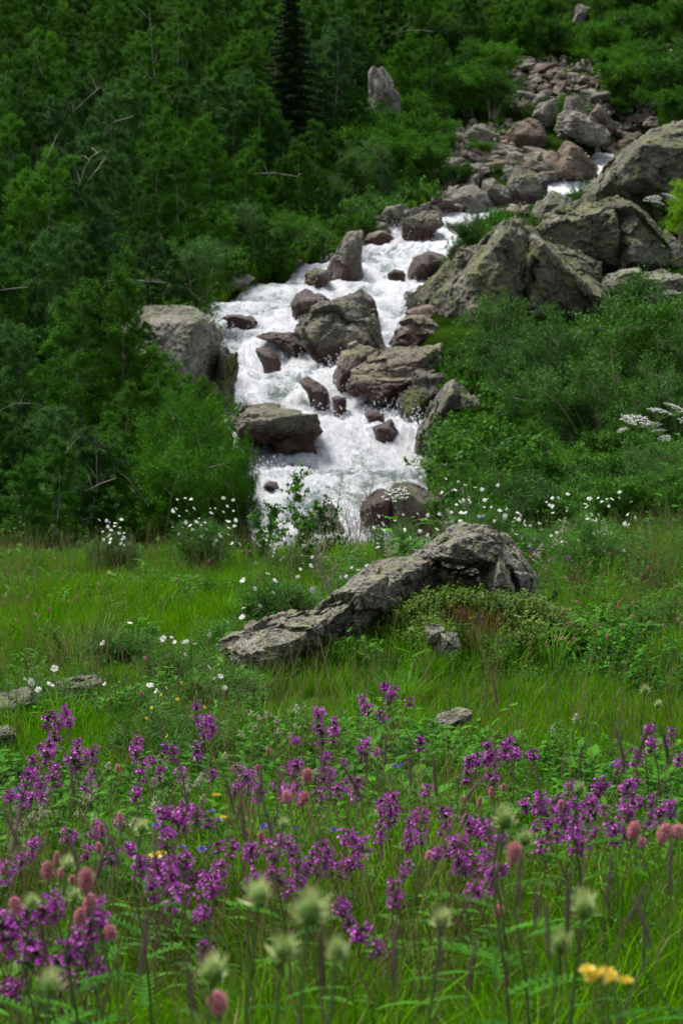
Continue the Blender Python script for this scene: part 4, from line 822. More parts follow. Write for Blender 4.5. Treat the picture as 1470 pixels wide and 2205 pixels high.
scatter('flowering_grass', 'thin buff coloured flowering grass stalks', np.c_[xx, yy, gz(xx, yy)], np.c_[rng.normal(0, .1, n), rng.normal(0, .1, n), rng.uniform(0, 6.28, n)], rng.uniform(.6, 1.05, n), rng.integers(0, 4, n), [source('s', seed_grass(s)) for s in range(4)])
# leafy clumps for herbs and undergrowth
def leafy(seed, nst, h, r, L_, W_, mats, per=16):
    g = random.Random(seed); m = MB()
    for i in range(nst):
        a = g.uniform(0, 6.28); b = Vector((g.gauss(0, r * .4), g.gauss(0, r * .4), 0)); ln = Vector((math.cos(a), math.sin(a), 0)) * g.uniform(0, r); hh = h * g.uniform(.5, 1); m.tube([b, b + ln * .5 + Vector((0, 0, hh * .6)), b + ln + Vector((0, 0, hh))], [h * .008, h * .006, h * .003], 3, 1)
        for k in range(per):
            t = g.uniform(.15, 1.0); c = b + ln * t + Vector((0, 0, hh * t)); d = Vector((g.gauss(0, 1), g.gauss(0, 1), g.uniform(-.1, .9))); m.leaf(c, d, (0, 0, 1), L_ * g.uniform(.6, 1.2), W_ * g.uniform(.7, 1.2), 0, .3, .1, 2, g.random())
    return m.mesh('clump', mats)
cl_small = [source('c', leafy(s, 9, .16, .07, .024, .013, [M['herb_leaf'], M['stem_green']])) for s in range(3)] + [source('c', leafy(s + 5, 5, .13, .06, .05, .022, [M['herb_leaf'], M['stem_green']], 9)) for s in range(2)]
n = 5200; yy = np.sqrt(rng.uniform(1.5 ** 2, 20 ** 2, n)); yy[:1900] = rng.uniform(3, 8, 1900); xx = rng.uniform(-1, 1, n) * (.19 * yy + 1.2)
keep = (fbm(xx * 1.1, yy * 1.1, 0 * xx + 40, 3) > -.12) & (np.hypot((xx - MX) / .5, (yy - MY) / .55) > 1); xx, yy = xx[keep], yy[keep]; n = len(xx)
scatter('meadow_herbs', 'low leafy herbs growing through the grass', np.c_[xx, yy, gz(xx, yy)], np.c_[rng.normal(0, .15, n), rng.normal(0, .15, n), rng.uniform(0, 6.28, n)], rng.uniform(.8, 1.5, n) * np.where(yy < 4.5, .62, 1), rng.integers(0, 5, n), cl_small)
# undergrowth of the valley side
cl_big = [source('u', leafy(s + 60, 14, .55, .35, .085, .05, [M[k], M['bark']], 20)) for s, k in enumerate(('shrub_leaf', 'birch_leaf', 'herb_leaf', 'birch_leaf_yellow'))] + [source('u', blade_tuft(70, .4, .25, .02, [M['grass'], M['dry_grass']], 77, .05, .8))]
n = 19000; yy = rng.uniform(19, 170, n); xx = rng.uniform(-1, 1, n) * (.20 * yy + 3); yy[:3500] = rng.uniform(30, 95, 3500); sd_ = rng.random(3500) < .5; of_ = rng.exponential(1.2, 3500) + .35; xx[:3500] = np.where(sd_, wl(yy[:3500]) - of_, wr(yy[:3500]) + of_)
edge = yy < 22
keep = ~((yy > 28) & (yy < 114) & (xx > wl(yy) - .35) & (xx < wr(yy) + .35)) & ~((yy > 83) & (yy < 112) & (xx > wl(yy) - 1) & (xx < wr(yy) + 2))
pr = [(P(x, y, 1).x, P(x, y, 1).z) for x, y in ((0, 0),)]
px_ = 735 + xx / yy * FPX; zz = gz(xx, yy); row = 600.6 - zz / yy * FPX
sc_mask = np.zeros(n, bool)
for poly, *_r in REG[:3]:
    xs = [p[0] for p in poly]; ys_ = [p[1] for p in poly]
    sc_mask |= (px_ > min(xs)) & (px_ < max(xs)) & (row > min(ys_)) & (row < max(ys_)) & (yy > 85)
for o in C.objects:                                # nothing grows on or right in front of a boulder
    if o.name.startswith('boulder') and o.location.y > 30:
        bb = np.array(o.bound_box); keep &= ~((np.abs(xx - o.location.x) < bb[:, 0].max() * .95) & (yy > o.location.y + bb[:, 1].min() - 3.5) & (yy < o.location.y + bb[:, 1].max()))
keep &= ~(sc_mask & (rng.random(n) < .93)); xx, yy, zz = xx[keep], yy[keep], zz[keep]; n = len(xx)
scatter('undergrowth', 'leafy undergrowth and grass covering the valley side', np.c_[xx, yy, zz], np.c_[rng.normal(0, .15, n), rng.normal(0, .15, n), rng.uniform(0, 6.28, n)], rng.uniform(.6, 1.3, n) * np.where(yy < 25, .45, 1) * np.where(yy > 90, 1.25, 1), rng.choice(5, n, p=[.2, .2, .15, .15, .3]), cl_big)
# gravel between the scree stones
q = [hit(random.uniform(a, b_), random.uniform(c_, d_)) for a, b_, c_, d_, k in ((1095, 1310, 125, 250, 330), (930, 1110, 260, 480, 380), (1280, 1420, 230, 345, 130), (780, 1000, 440, 510, 100)) for _ in range(k)]
n = len(q); gs = [source('g', m_[0]) for m_ in smesh[:4]] + [source('g', m_[1]) for m_ in smesh[:2]]
scatter('gravel', 'small loose stones filling the gaps of the scree', np.array([p[:] for p in q]), rng.uniform(0, 6, (n, 3)), rng.uniform(.2, .55, n), rng.integers(0, 6, n), gs)
# ------------------------------------------------------------------ meadow flowers
UP = Vector((0, 0, 1))
def rv(g, s=1): return Vector((g.gauss(0, s), g.gauss(0, s), g.gauss(0, s)))
def stem_mesh(name, r, mat, n=6, wob=.02, leaves=None, seed=0):
    g = random.Random(seed); m = MB(); pts = [Vector((g.gauss(0, wob) * (0 < i < 5), g.gauss(0, wob) * (0 < i < 5), i / 5)) for i in range(6)]; m.tube(pts, [r, r, r * .9, r * .85, r * .8, r * .7], 5, 0, .5); return m.mesh(name, [M[mat]])
def betony(seed, full=True):
    g = random.Random(seed); m = MB(); Hh = g.uniform(.05, .085) if full else .03
    m.tube([(0, 0, -.05), (0, 0, Hh * .95)], [.0022, .0016], 5, 1)
    lv = 3 if full else 1
    levels = [Hh * (i + .5 + g.uniform(-.2, .2)) / lv for i in range(lv)] + ([-.03] if g.random() < .6 else [])
    for z in levels:
        for k in range(g.randint(8, 14)):
            a = g.uniform(0, 6.28); el = g.uniform(-.45, .95); d = Vector((math.cos(a) * math.cos(el), math.sin(a) * math.cos(el), math.sin(el))); c = Vector((0, 0, z + g.uniform(-.007, .007)))
            m.tube([c, c + d * .010], [.0026, .0034], 4, 1, g.random())                        # calyx
            if g.random() < .14: continue                                                     # faded floret
            L_ = g.uniform(.015, .030); dr = d + Vector((0, 0, g.uniform(-.3, .25))); e = c + d * L_ * .6 + dr * L_ * .4; m.tube([c + d * .007, c + d * L_ * .6, e], [.0017, .0022, .0028], 4, 0, g.random() * .6)
            t = g.random(); s_ = d.cross(UP).normalized(); d = (dr + rv(g, .25)).normalized(); ps = g.uniform(.75, 1.3)
            m.leaf(e - d * .002, (d * .7 + UP * .8).normalized(), -d + UP * .2, .010 * ps, .0065 * ps, 0, -.35, .3, 2, t)
            m.leaf(e - d * .002, (d * .8 - UP * .7).normalized(), d + UP * .4, .012 * ps, .0085 * ps, 0, .5, -.1, 2, min(1, t + .3))
            m.leaf(e - d * .002, (d * .6 - UP * .3 + s_ * .8).normalized(), UP, .008 * ps, .005 * ps, 0, .3, 0, 1, t); m.leaf(e - d * .002, (d * .6 - UP * .3 - s_ * .8).normalized(), UP, .008 * ps, .005 * ps, 0, .3, 0, 1, t)
        for k in range(3): a = k * 2.1 + z * 50; m.leaf((0, 0, z - .006), (math.cos(a), math.sin(a), .2), UP, .022, .009, 1 if k else 2, .3, .1, 2, g.random())
    return m.mesh('flower_spike', [M['purple'], M['calyx'], M['herb_leaf']])
def bistort(seed, L_=.04, r=.009):
    g = random.Random(seed); m = MB(); m.tube([(0, 0, -.01), (0, 0, L_ * .9)], [.002, .0015], 5, 1)
    N_ = 150
    for k in range(N_):
        z = L_ * (k + .5) / N_; t = z / L_; rr = r * (math.sin(PI * min(.97, t * .85 + .13)) ** .5) * g.uniform(.82, 1.1); a = k * 2.4; d = Vector((math.cos(a), math.sin(a), g.uniform(-.1, .5))).normalized(); c = Vector((0, 0, z)) + d * rr * .3
        tt = g.random()
        m.blob(Vector((0, 0, z)) + d * rr * .7, .0016, 0, 4, 3, tt * .5)
        for s in range(3): dd = (d + rv(g, .55)).normalized(); m.leaf(c + d * rr * .5, dd, rv(g), .0055, .0022, 0, .2, .2, 1, min(1, tt + .2))
    return m.mesh('flower_head', [M['pink'], M['stem_brown']])
def thistle_head(seed, R_=.02):
    g = random.Random(seed); m = MB(); m.blob((0, 0, 0), (R_ * .62, R_ * .62, R_ * .8), 1, 10, 6)
    for k in range(120):
        a = k * 2.4; el = -.45 + 1.85 * (k / 120); d = Vector((math.cos(a) * math.cos(el), math.sin(a) * math.cos(el), math.sin(el))).normalized(); c = d * R_ * .55
        m.leaf(c, (d + UP * .35 + rv(g, .2)).normalized(), UP - d * .3, R_ * g.uniform(.35, 1.35) * (1.0 if el > 0 else .7), R_ * .09, 0, -.15, .2, 2, g.random(), .8)
    for k in range(50): d = (UP * 1.1 + rv(g, .45)).normalized(); m.leaf(d * R_ * .6, d, rv(g), R_ * g.uniform(.3, .6), R_ * .07, 0, 0, 0, 1, 1)
    for k in range(7):
        a = k * .9 + g.random(); m.leaf((0, 0, -R_ * .7), (math.cos(a), math.sin(a), g.uniform(.0, .7)), UP, R_ * g.uniform(1.2, 2.0), R_ * .34, 0 if k % 2 else 2, -.2, .3, 3, g.random(), .7)
    return m.mesh('flower_head', [M['thistle'], M['stem_green'], M['herb_leaf']])
def thistle_leaf(seed):
    g = random.Random(seed); m = MB(); m.leaf((0, 0, 0), (1, 0, .5), UP, .085, .014, 0, .25, .25, 5)
    for k in range(14):
        t = (k // 2 + .7) / 8; s = 1 if k % 2 else -1; m.leaf((.078 * t, 0, .036 * t - .014 * t * t), (.5, s, .3), UP, .018, .006, 0, 0, .2, 2, g.random(), .6)
    return m.mesh('leaf', [M['herb_leaf']])
def rose(seed, R_=.021):
    g = random.Random(seed); m = MB(); cup = g.uniform(.15, .7)
    for k in range(5):
        a = k * 1.2566 + g.uniform(-.18, .18); cu = cup * g.uniform(.4, 1.8) - .15; d = Vector((math.cos(a), math.sin(a), cu)).normalized(); s_ = Vector((-math.sin(a), math.cos(a), g.uniform(-.25, .25))).normalized(); n = d.cross(s_); vs = []; RR = R_ * g.uniform(.85, 1.1)
        for t, w_ in ((.08, .08), (.4, .34), (.75, .50), (.97, .40)):
            c = d * RR * t - n * RR * .22 * t * t; nk = .86 if t > .9 else 1
            vs += [c - s_ * RR * w_ - n * RR * .12, c * nk - s_ * RR * w_ * .33, c * nk + s_ * RR * w_ * .33, c + s_ * RR * w_ - n * RR * .12]
        m.add(vs, [(r * 4 + q_, r * 4 + q_ + 1, r * 4 + q_ + 5, r * 4 + q_ + 4) for r in range(3) for q_ in range(3)], 0, g.uniform(.2, .9))
    for k in range(14): d = (UP * .7 + rv(g, .45)).normalized(); m.tube([(0, 0, 0), d * .0055], .0003, 3, 1); m.blob(d * .006, .0008, 1, 4, 3, g.random())
    m.blob((0, 0, .001), .0022, 1); m.blob((0, 0, -.003), .003, 2)
    return m.mesh('flower', [M['white'], M['yellow'], M['stem_green']])
def rose_shrub(seed, H_, R_, nst, per):
    g = random.Random(seed); m = MB()
    for i in range(nst):
        a = g.uniform(0, 6.28); rr = R_ * math.sqrt(g.random()); top = Vector((rr * math.cos(a), rr * math.sin(a), H_ * g.uniform(.55, 1.0) * (1 - .3 * rr / R_))); b = top * .15; b.z = 0; mid = (b + top) / 2 + Vector((0, 0, H_ * .1)) + rv(g, .03 * H_)
        m.tube([b, mid, top], [.004, .003, .0015], 4, 1, g.random())
        for k in range(per):
            t = g.uniform(.2, 1); c = b.lerp(mid, t * 2) if t < .5 else mid.lerp(top, t * 2 - 1); d = (rv(g, 1) + UP * .3).normalized(); c = c + rv(g, .015); e = c + d * .05
            for j in range(5):                                             # pinnate leaf
                s = Vector((-d.y, d.x, .2)) * (1 if j % 2 else -1); m.leaf(c.lerp(e, (j // 2 + 1) / 3), (d * .5 + s * .9) if j < 4 else d, UP + rv(g, .4), .032, .021, 0, .2, .1, 1, g.random())
    return m.mesh('foliage', [M['rose_leaf'], M['twig']])
def umbel(seed, R_=.07):
    g = random.Random(seed); m = MB()
    for k in range(19):
        a = k * 2.4; rr = R_ * math.sqrt((k + .3) / 19); c = Vector((rr * math.cos(a), rr * math.sin(a), .02 - rr * rr * 3)); m.tube([(0, 0, -R_ * .55), c * .8 - UP * .008, c], [.0014, .001, .0008], 3, 1)
        for j in range(9): q = c + Vector((g.gauss(0, .007), g.gauss(0, .007), g.uniform(0, .003))); m.blob(q, (.0036, .0036, .0018), 0, 5, 3, g.random())
    return m.mesh('umbel', [M['white'], M['stem_green']])
def lobed(seed, L_, W_, mat='herb_leaf'):
    m = MB(); m.leaf((0, 0, 0), (1, 0, .45), UP, L_, W_, 0, .35, .2, 6, random.Random(seed).random(), .7); return m.mesh('leaf', [M[mat]])
def plume(seed, mat, L_=.10, r=.02):
    g = random.Random(seed); m = MB(); m.tube([(0, 0, -.02), (0, 0, L_)], .0012, 4, 1)
    for k in range(34):
        t = g.random(); a = g.uniform(0, 6.28); d = Vector((math.cos(a), math.sin(a), .7)); rr = r * (1.1 - t) * g.uniform(.5, 1.2); e = Vector((0, 0, L_ * t)) + d * rr; m.tube([(0, 0, L_ * t), e], .0006, 3, 1)
        for j in range(4): m.blob(e + rv(g, .0032), .0024, 0, 4, 3, g.random())
    return m.mesh('flower_plume', [M[mat], M['stem_green']])
def timothy(seed, L_=.075, r=.0030):
    g = random.Random(seed); m = MB(); bend = g.uniform(-.4, .4)
    bend *= .4; f = lambda t: Vector((bend * L_ * t * t, 0, L_ * t))
    m.tube([f(t / 6) for t in range(7)], [r * .5, r, r, r, r * .9, r * .7, r * .2], 6, 0, .3)
    for k in range(110): t = (k + .5) / 110; a = k * 2.4; d = Vector((math.cos(a), math.sin(a), 1.2)).normalized(); m.leaf(f(t) + Vector((math.cos(a), math.sin(a), 0)) * r * .7, d, UP, .005, .0014, 0, 0, 0, 1, g.random())
    return m.mesh('seed_head', [M['timothy']])
BET = [betony(s) for s in range(8)] + [betony(s + 30, False) for s in range(3)]
BIS = [bistort(s, .024 + .006 * (s % 3)) for s in range(5)]; BISL = [bistort(s + 10, .026 + .006 * (s % 2), .0115) for s in range(3)]
THI = [thistle_head(s) for s in range(4)]; THL = [thistle_leaf(s) for s in range(2)]
ROS = [rose(s) for s in range(6)]
ST_B = [stem_mesh('stem', .0018, 'stem_brown', seed=s) for s in range(2)]; ST_G = [stem_mesh('stem', .0014, 'stem_green', seed=s + 5) for s in range(3)]; ST_T = stem_mesh('stem', .0023, 'stem_dull', wob=.01, seed=9); ST_S = stem_mesh('stem', .0008, 'stem_brown', wob=.03, seed=12)
LEAF_B = [lobed(s, .045, .016, 'rose_leaf') for s in range(2)]; LEAF_BIG = [lobed(s + 4, .14, .085) for s in range(2)]; LEAF_S = lobed(8, .07, .010)
TIM = [timothy(s) for s in range(4)]
def plant(name, label, cat, px, py, h=None, d=None, head=None, stem=None, hs=1.0, leaf=None, nleaf=2, group=None, lean=.0, tilt=.25):
    "a flower whose head stands at pixel px,py: parts stem, leaf and head"
    if d is None: d = seat(px, py, h)
    top = P(px, py, d); gr = g1(top.x, d); h_ = max(.05, top.z - gr); lx = lean * h_
    bz = g1(top.x - lx, d); h_ = top.z - bz
    t = thing(name, label, cat, (top.x - lx, d, bz), group, (0, 0, 0))
    s = ob('stem', stem, t, rot=(0, math.atan2(lx, h_), 0), sc=(1, 1, math.hypot(h_, lx)))
    o = ob(head.name.split('.')[0], head, t, (lx, 0, h_), (random.gauss(0, tilt), random.gauss(0, tilt) + lean, random.uniform(0, 6.28)), (hs * 1.12, hs * 1.12, hs * .7) if name == 'purple_betony' else hs)
    for i in range(nleaf if leaf else 0):
        u = (.45 + .35 * i / max(1, nleaf)) if nleaf < 4 else .1 + .7 * i / nleaf
        ob('leaf', random.choice(leaf) if isinstance(leaf, list) else leaf, t, (lx * u, 0, h_ * u), (0, 0, i * 2.6 + random.uniform(-.4, .4)), random.uniform(.8, 1.3))
    return t
PATCH = [
 ('patch above the dark rock at the left', [(120, 1548), (143, 1533), (128, 1562), (103, 1556), (152, 1568), (140, 1550)]),
 ('scattered patch at the left below the dark rock', [(118, 1600), (105, 1617), (100, 1634), (175, 1610), (172, 1628), (200, 1632), (162, 1643), (74, 1645), (193, 1667), (125, 1665), (118, 1684), (190, 1690), (60, 1680), (78, 1675), (22, 1728), (92, 1725), (68, 1730)]),
 ('patch around the big dock leaves left of centre', [(425, 1545), (452, 1558), (440, 1578), (457, 1575), (295, 1605), (352, 1620), (372, 1627), (425, 1625), (330, 1650), (345, 1668), (392, 1662), (303, 1670), (292, 1715)]),
 ('highest patch in the middle of the meadow', [(778, 1510), (792, 1526), (832, 1492), (848, 1485), (818, 1540), (882, 1508), (838, 1505)]),
 ('loose patch below the sunken flat rock', [(690, 1548), (720, 1560), (693, 1587), (642, 1600), (785, 1613), (812, 1630), (903, 1605), (718, 1588)]),
 ('centre patch around the salmon pink bistorts', [(700, 1640), (702, 1658), (620, 1655), (636, 1662), (740, 1640), (520, 1665), (545, 1674), (590, 1695), (615, 1712), (555, 1715), (640, 1692), (700, 1690), (765, 1700), (722, 1716), (688, 1704), (650, 1722), (710, 1672), (740, 1690)]),
 ('upper patch right of centre', [(1010, 1645), (1050, 1613), (1040, 1645), (1062, 1640), (1095, 1603), (1107, 1640), (1005, 1672), (1062, 1692), (1150, 1640), (1025, 1655), (1090, 1622)]),
 ('patch at the right edge', [(1448, 1575), (1400, 1610), (1432, 1600), (1328, 1655), (1370, 1640), (1343, 1652), (1350, 1700), (1368, 1682), (1345, 1690), (1460, 1642), (1375, 1725), (1402, 1722), (1360, 1715), (1440, 1745), (1340, 1730), (1420, 1760)]),
 ('tall patch in front of the fern like leaves', [(922, 1700), (830, 1742), (820, 1758), (848, 1730), (900, 1752), (905, 1778), (880, 1792), (960, 1765), (820, 1802), (880, 1815), (905, 1802), (770, 1830), (750, 1860), (757, 1872), (890, 1765), (840, 1760), (955, 1790)]),
 ('dense patch right of the round pink bistort', [(1130, 1740), (1160, 1733), (1190, 1735), (1210, 1760), (1240, 1748), (1265, 1740), (1150, 1780), (1180, 1790), (1200, 1802), (1232, 1780), (1262, 1775), (1292, 1700), (1300, 1745), (1320, 1802), (1345, 1790), (1165, 1817), (1220, 1790), (1250, 1805), (1175, 1762), (1205, 1738), (1280, 1790)]),
 ('arching patch left of the round pink bistort', [(1010, 1780), (1030, 1802), (1050, 1798), (1070, 1822), (1000, 1822), (1000, 1870), (1022, 1872), (1025, 1912), (1062, 1900), (990, 1862), (940, 1855), (880, 1865), (866, 1875), (1020, 1925), (1077, 1890), (1045, 1840)]),
 ('left patch behind the yellow thistle', [(70, 1830), (205, 1790), (190, 1832), (145, 1820), (240, 1843), (290, 1840), (30, 1870), (15, 1890), (45, 1865), (350, 1770), (375, 1765), (402, 1755), (360, 1812), (398, 1778), (422, 1762), (385, 1782)]),
 ('broad patch left of centre in the lower meadow', [(450, 1770), (470, 1820), (500, 1832), (340, 1880), (328, 1893), (365, 1880), (402, 1877), (400, 1858), (300, 1870), (445, 1912), (422, 1900), (470, 1890), (380, 1912), (330, 1920), (350, 1902), (460, 1930), (370, 1942), (392, 1926)]),
 ('dark patch in the centre of the lower meadow', [(535, 1840), (580, 1820), (602, 1832), (545, 1852), (640, 1855), (652, 1882), (700, 1830), (712, 1852), (745, 1820), (690, 1872), (732, 1880), (640, 1912), (600, 1892), (550, 1882), (590, 1862), (670, 1845)]),
 ('loose single stems above the blurred thistles', [(735, 1960), (750, 1977), (850, 1925), (440, 1985), (428, 1972), (775, 2035), (812, 2035)])]
EX = random.Random(5)
for pn, lst in PATCH:
    lst += [(EX.choice(lst)[0] + EX.randint(-22, 22), EX.choice(lst)[1] + EX.randint(-14, 26)) for _ in range(4 if len(lst) > 12 else 1)]
    for i, (px, py) in enumerate(sorted(lst)):
        h = float(np.interp(py, (1480, 1650, 1800, 1950, 2100), (.30, .30, .28, .27, .28))) * random.uniform(.92, 1.06)
        plant('purple_betony', 'purple betony, %s from left in the %s' % (ORD[i], pn), 'flower', px, py, h, head=random.choice(BET), stem=random.choice(ST_B), hs=float(np.interp(py, (1500, 1700, 1950), (.66, .60, .52))) * random.uniform(.75, 1.2), leaf=LEAF_B, nleaf=2, group='purple betony flowers in the meadow', lean=random.gauss(0, .06))
NEAR = [(20, 2030), (5, 2005), (60, 2082), (82, 2058), (152, 2082), (135, 2096), (198, 2010), (217, 2000), (210, 1972), (185, 2058), (130, 2130), (8, 2150), (32, 2138), (205, 2112), (60, 1990), (92, 1992), (120, 1962), (38, 2000), (160, 2040)]
for i, (px, py) in enumerate(sorted(NEAR)):
    plant('purple_betony', 'blurred purple betony, %s from left in the nearest clump at the lower left' % ORD[i], 'flower', px, py, d=random.uniform(3.0, 3.4), head=random.choice(BET[:8]), stem=random.choice(ST_B), hs=random.uniform(.5, .72), leaf=LEAF_B, group='purple betony flowers in the meadow', lean=random.gauss(0, .05))
# pink bistort
BIG = [(662, 1672, 3.0, 'tall salmon pink bistort, highest of the three in the centre'), (620, 1717, 2.9, 'salmon pink bistort, left of the three in the centre'), (652, 1719, 3.0, 'salmon pink bistort, right of the three in the centre'),
       (1105, 1843, 2.0, 'largest round pink bistort head right of centre'), (1360, 1793, 2.4, 'pink bistort, leftmost of the group near the right edge'), (1380, 1812, 3.2, 'small pale pink bistort between the big ones near the right edge'), (1422, 1803, 2.4, 'pink bistort, second large one from the right edge'), (1456, 1796, 2.4, 'pink bistort, closest to the right edge'),
       (1075, 1963, 2.9, 'small pink bistort on a pale stalk below the largest round one'), (104, 1882, 2.5, 'pale pink bistort at the left with a double head'), (186, 1906, 2.1, 'large rose pink bistort leaning right at the left side'), (41, 1955, 2.5, 'rose pink bistort at the far left edge'), (191, 1950, 2.4, 'pale pink bistort below the large leaning one'), (170, 1975, 2.4, 'pale pink bistort touching the nearest purple clump'), (241, 2012, 2.4, 'rose pink bistort right of the nearest purple clump'), (472, 2170, 2.0, 'blurred dark pink bistort at the bottom edge left of centre')]
for px, py, d, lab in BIG: plant('pink_bistort', lab, 'flower', px, py + 12, d=d * (1.28 if d > 2.2 else 1.12), head=random.choice(BISL), stem=random.choice(ST_G), hs=random.uniform(.7, .9), leaf=LEAF_S, nleaf=1, group='pink bistort flowers in the meadow', lean=random.gauss(0, .08), tilt=.15)
MID = [(1058, 1718), (1083, 1705), (1205, 1740), (532, 1802), (562, 1812), (215, 1836), (258, 1772), (218, 1793), (122, 1862), (478, 1868), (1030, 1735), (1000, 1730), (920, 1852), (132, 1890), (157, 1903), (254, 1662), (578, 1625), (555, 1660)]
for i, (px, py) in enumerate(sorted(MID)): plant('pink_bistort', 'small pink bistort among the purple flowers, %s from the left' % ORD[i], 'flower', px, py, random.uniform(.26, .34), head=random.choice(BIS), stem=random.choice(ST_G), hs=.65, leaf=LEAF_S, nleaf=1, group='pink bistort flowers in the meadow', tilt=.15)
FR = [(1170, 1222), (1215, 1247), (1300, 1238), (1255, 1253), (1362, 1250), (1452, 1266), (1210, 1378), (1225, 1388), (1306, 1375), (1176, 1392), (1197, 1378), (1285, 1320), (1332, 1300), (1361, 1304), (1427, 1352), (1455, 1267), (1340, 1352), (1380, 1242), (1240, 1300), (1322, 1245), (1430, 1165), (1392, 1225), (1310, 1195), (1345, 1190), (1410, 1190), (1463, 1180), (1185, 1170), (1270, 1215), (1335, 1165), (1228, 1345), (1288, 1352), (1360, 1330), (1240, 1380), (1460, 1340), (1325, 1310)]
FL = [(35, 1222), (76, 1236), (147, 1300), (105, 1313), (165, 1290), (12, 1303), (80, 1328), (36, 1338), (250, 1185), (262, 1175), (285, 1180), (95, 1188), (120, 1205), (57, 1205), (535, 1192), (520, 1190), (542, 1190), (315, 1422), (310, 1500), (380, 1250), (450, 1210), (18, 1280), (135, 1250), (215, 1262), (330, 1232), (60, 1290)]
for nm, lst in (('right hand meadow', FR), ('far left meadow', FL)):
    for i, (px, py) in enumerate(sorted(lst)): plant('pink_bistort', 'tiny dull pink bistort in the %s, %s from the left' % (nm, ORD[i]), 'flower', px, py, random.uniform(.22, .3), head=random.choice(BIS), stem=random.choice(ST_G), group='small pink bistort heads in the open meadow', hs=.6)
# thistles
TH = [(665, 1965, 1.75, 1.0, 'largest pale thistle, blurred, near the bottom centre'), (557, 1932, 2.15, .95, 'spiky pale yellow thistle left of the largest one'), (610, 2052, 1.95, .9, 'blurred thistle below and left of the largest one'), (725, 2050, 1.9, .7, 'closed thistle bud right of the largest one'), (1085, 1768, 2.9, 1.0, 'sharp pale yellow thistle just above the round pink bistort'), (1128, 1808, 3.0, .8, 'thistle right of the round pink bistort'), (1246, 1700, 4.2, .9, 'pale thistle in the gap left of the right edge betony'), (1080, 1745, 3.6, .6, 'small thistle bud above the sharp pale one'),
      (305, 1785, 3.4, .8, 'cream thistle in the left middle of the flowers'), (145, 1865, 3.2, .85, 'yellow green thistle beside the double pink bistort'), (70, 1948, 3.0, .8, 'pale yellow thistle between two pink bistorts at the left'), (160, 1932, 3.0, .7, 'thistle below the large leaning pink bistort'), (460, 2095, 1.95, .9, 'very blurred thistle at the lower left of centre'), (950, 1985, 2.3, .75, 'spiky green thistle in the lower middle'), (1255, 1955, 2.1, .9, 'pale thistle at the lower right among blurred grass'), (1205, 2035, 2.1, .8, 'blurred yellow thistle below right of the small stalked bistort'),
      (1388, 1488, 5.8, .9, 'cream thistle standing alone in the right middle meadow'), (1415, 1518, 5.6, .7, 'lower companion of the lone thistle at the right'), (885, 1358, 9.4, .9, 'pale thistle in front of the domed rock'), (235, 1237, 11.5, .9, 'yellow green thistle clump in the open left meadow'), (245, 1240, 11.4, .7, 'right hand head of the thistle clump in the open left meadow'), (610, 1775, 3.6, .6, 'small cream thistle in the centre of the flowers'), (110, 2120, 2.0, .8, 'blurred thistle right of the bottom left corner'), (720, 1905, 2.8, .0, '')]
for px, py, d, s, lab in TH:
    if s: plant('pale_thistle', lab, 'thistle', px, py, d=d, head=random.choice(THI), stem=ST_T, hs=s * .74, leaf=THL, nleaf=8, group='pale yellow thistles in the meadow', tilt=.12)
